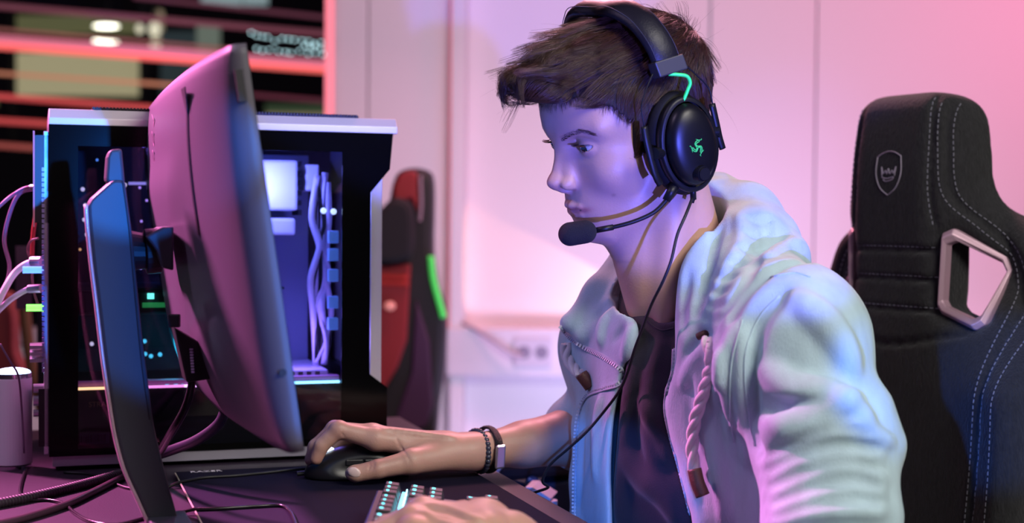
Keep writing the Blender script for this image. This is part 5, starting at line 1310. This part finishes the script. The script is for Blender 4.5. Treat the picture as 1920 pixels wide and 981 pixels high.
# metal bezels in the shoulder openings
bz = mat('bezel_pink_grey', (.42, .27, .34), .45, metal=.4)
for sg in (1, -1):
    s_ = slot(sg); cen = s_.mean(0); ring_o = cen + (s_ - cen) * 1.13; ring_i = cen + (s_ - cen) * .86
    tmid = [cfront(*(cen + (p_ - cen) * 1.18))[2] for p_ in s_]
    o3 = A([[*p_, t + .001] for p_, t in zip(ring_o, tmid)]); f3 = A([[*p_, t + .006] for p_, t in zip(s_, tmid)]); i3 = A([[*p_, t + .001] for p_, t in zip(ring_i, tmid)]); b3 = A([[*p_, t - .010] for p_, t in zip(ring_i, tmid)]); o4 = A([[*p_, t - .010] for p_, t in zip(ring_o * .98 + cen * .02, tmid)])
    M().grid(c2w(np.stack([o4, o3, f3, i3, b3], 1)), True).build('slot_bezel', bz, bk_, bevel=.0015)
o = text('tag_text', 'le', .014, mat('tag_pale', (.6, .5, .6), .6), c2w(cfront(-.022, -.238, .001)), clf, cup_, bk_)
# seat, base, armrests
sc_ = c2w(A([0, -.80, .0])); sx = nrm(cfw)
seat = SDF((.0, 1.15, .30), (1.15, 2.4, .60), .006)
so = A([sc_[0], sc_[1], .46]) + sx * .24
def sb(c, hx, hy, hz, r, k=.0):
    def fn(X_, Y_, Z_):
        x, y, z = X_ - c[0], Y_ - c[1], Z_ - c[2]; a_ = np.abs(x * sx[0] + y * sx[1]) - hx + r; b_ = np.abs(x * clf[0] + y * clf[1]) - hy + r; cz = np.abs(z) - hz + r
        return np.sqrt(np.maximum(a_, 0) ** 2 + np.maximum(b_, 0) ** 2 + np.maximum(cz, 0) ** 2) + np.minimum(np.maximum(np.maximum(a_, b_), cz), 0) - r
    seat.op(fn, c - .5, c + .5, k)
sb(so, .25, .25, .055, .04)
sev, seq, _ = seat.mesh(); mesh_obj('seat', [(sev, seq)], fabm, gc)
cbl = mat('chair_black', (.012, .012, .014), .5)
M().cyl(so - ZZ * .05, A([so[0], so[1], .10]), .028).build('gas_lift', cbl, gc)
for i in range(5):
    a_ = 2 * PI * i / 5; e = A([math.cos(a_), math.sin(a_), 0]); p0 = A([so[0], so[1], .11]); M().tube([p0, p0 + e * .16 - ZZ * .01, p0 + e * .32 - ZZ * .035], [.028, .022, .016], 8).build('base_leg', cbl, gc, smooth=True)
    M().cyl(p0 + e * .32 - ZZ * .08 - clf * .02, p0 + e * .32 - ZZ * .08 + clf * .02, .029).build('castor', cbl, gc)
# right armrest, far side: seen between arm and jacket
ap = W(1010, 893, 1.98)
M().box(ap + A([.02, .02, .016]), (.135, .045, .012), np.stack([sx, clf, ZZ])).build('armrest_pad', mat('armrest', (.020, .016, .022), .55), gc, bevel=.008)
M().box(W(1000, 902, 1.97) + A([.02, .02, -.022]), (.05, .03, .022), np.stack([sx, clf, ZZ])).build('armrest_bracket', mat('bracket_blue', (.03, .05, .10), .4), gc, bevel=.004)  # blue light on bracket and bolt put into their colours
M().ell(W(998, 906, 1.93), (.010, .006, .010)).build('bolt', mat('bolt', (.1, .15, .3), .3, metal=.6), gc, smooth=True)
M().box(W(1060, 960, 2.02) - ZZ * .15, (.03, .02, .22), np.stack([sx, clf, ZZ])).build('armrest_post', cbl, gc, bevel=.004)
al = W(1700, 1150, 1.45); M().box(al, (.13, .05, .015), np.stack([sx, clf, ZZ])).build('armrest_pad', mat('armrest', (.020, .016, .022), .55), gc, bevel=.008)
M().box(al - ZZ * .14, (.03, .02, .13), np.stack([sx, clf, ZZ])).build('armrest_post', cbl, gc, bevel=.004)
# pale tubular frame behind the desk edge
pf = T('trestle_frame', 'pale metal frame piece showing beyond the right desk edge under his arm', 'frame', tuple(W(1010, 930, 1.86)))
M().prism([W(984, 914, 1.86), W(998, 914, 1.86), W(1012, 922, 1.86), W(1034, 936, 1.86), (W(1030, 940, 1.86)), W(1002, 926, 1.86)], A([.01, .05, 0])).build('upper_bar', mat('pale_metal', (.75, .70, .78), .4), pf, bevel=.001)
M().cyl(W(1028, 938, 1.87), (W(1028, 938, 1.87) * A([1, 1, 0]) + A([0, 0, .0])), .012).build('leg', mat('pale_metal', (.75, .70, .78), .4), pf)
M().prism([W(922, 878, 1.90), W(943, 875, 1.90), W(936, 885, 1.90), (W(930, 888, 1.90))], A([.01, .05, 0])).build('corner_piece', mat('pale_metal', (.75, .70, .78), .4), pf)

# ================================================================== BACKGROUND CHAIR
BY = 3.35
bc_ = T('office_chair', 'blurred red and black gaming chair with green piping in the background', 'chair', (float(W(775, 600, BY)[0]), BY, 0))
def bp3(pts, y): return [onplane(px, py, (0, y, 0), A([0, 1., 0])) for px, py in pts]
def bprism(pts, y0, th, name, m_, bev=.015, **kw): return M().prism(bp3(pts, y0), (0, th, 0)).build(name, m_, bc_, bevel=bev, **kw)
bbk = mat('bg_black', (.012, .008, .012), .5); brd = mat('bg_red', (.26, .012, .018), .55); bmg = mat('bg_plum', (.05, .012, .05), .5)
out_ = spline([(735, 345), (745, 324), (768, 315), (795, 317), (810, 330), (813, 380), (812, 470), (822, 540), (836, 590), (833, 680), (822, 760), (808, 830), (715, 830), (690, 700), (700, 560), (712, 470), (725, 400)], 3)
bprism(out_, BY, .10, 'backrest', bbk, .02)
bprism([(738, 350), (748, 328), (768, 320), (782, 322), (784, 400), (770, 372), (738, 385)], BY - .012, .02, 'head_panel', brd, .006)
bprism(spline([(705, 400), (735, 372), (762, 376), (775, 400), (774, 470), (755, 492), (705, 492), (700, 450)], 3), BY - .06, .05, 'neck_pillow', mat('bg_pillow', (.006, .005, .008), .8), .015)
bprism([(700, 500), (770, 495), (766, 560), (762, 640), (745, 690), (715, 740), (690, 740)], BY - .015, .02, 'red_panel', brd, .006)
bprism([(780, 560), (805, 640), (812, 760), (800, 800), (760, 820), (740, 790), (770, 700)], BY - .01, .02, 'plum_side', bmg, .006)
M().tube(bp3(spline([(788, 330), (790, 380), (787, 415)], 5), BY - .012), .004, 6).build('piping', mat('bg_grey_pipe', (.35, .25, .3), .5), bc_)
M().tube(bp3(spline([(808, 480), (812, 520), (822, 560), (832, 596)], 5), BY - .006), .0075, 8).build('green_piping', mat('bg_green', (.08, .75, .12), .5, emit=(.1, 1, .15), es=.25), bc_, smooth=True, label='bright green piping')
M().ell(bp3([(731, 574)], BY - .03)[0], (.013, .006, .011)).build('rivet', mat('bg_rivet', (.8, .35, .30), .5, emit=(1, .3, .25), es=.3), bc_, smooth=True)
for y_ in (518, 530): M().tube(bp3([(705, y_), (765, y_ + 2)], BY - .018), .006, 6).build('stripe', mat('bg_red_bright', (.55, .03, .02), .5), bc_)
M().box((bc_.location[0] + .05, BY - .15, .45), (.24, .24, .05)).build('seat', bbk, bc_, bevel=.03)
M().cyl((bc_.location[0] + .05, BY - .15, .4), (bc_.location[0] + .05, BY - .15, .08), .03).build('gas_lift', bbk, bc_)
for i in range(5):
    a_ = 2 * PI * i / 5; p0 = A([bc_.location[0] + .05, BY - .15, .09]); M().tube([p0, p0 + A([math.cos(a_), math.sin(a_), -.1]) * .3], [.025, .015], 8).build('base_leg', bbk, bc_)
# red chair shapes far left between the cables
c2 = T('stacking_chair', 'dark red chair back far left behind the cylinder lamp', 'chair', (float(W(20, 640, 2.9)[0]), 2.9, 0))
M().prism([onplane(px, py, (0, 2.9, 0), A([0, 1., 0])) for px, py in spline([(-20, 560), (10, 548), (22, 600), (24, 660), (40, 700), (40, 760), (-30, 780)], 3)], (0, .05, 0)).build('backrest', mat('chair2_red', (.22, .03, .03), .6), c2, bevel=.01)
M().tube([onplane(px, py, (0, 2.85, 0), A([0, 1., 0])) for px, py in spline([(45, 560), (52, 640), (66, 720), (80, 780)], 4)], .012, 8).build('frame_bar', mat('chair2_brown', (.12, .05, .02), .5), c2, smooth=True)
for x_ in (-.12, .12): M().cyl((c2.location[0] + x_, 2.92, .75), (c2.location[0] + x_, 2.92, 0), .012).build('leg', cbl, c2)
M().box((c2.location[0], 2.72, .45), (.2, .2, .015)).build('seat', mat('chair2_red', (.22, .03, .03), .6), c2, bevel=.005)
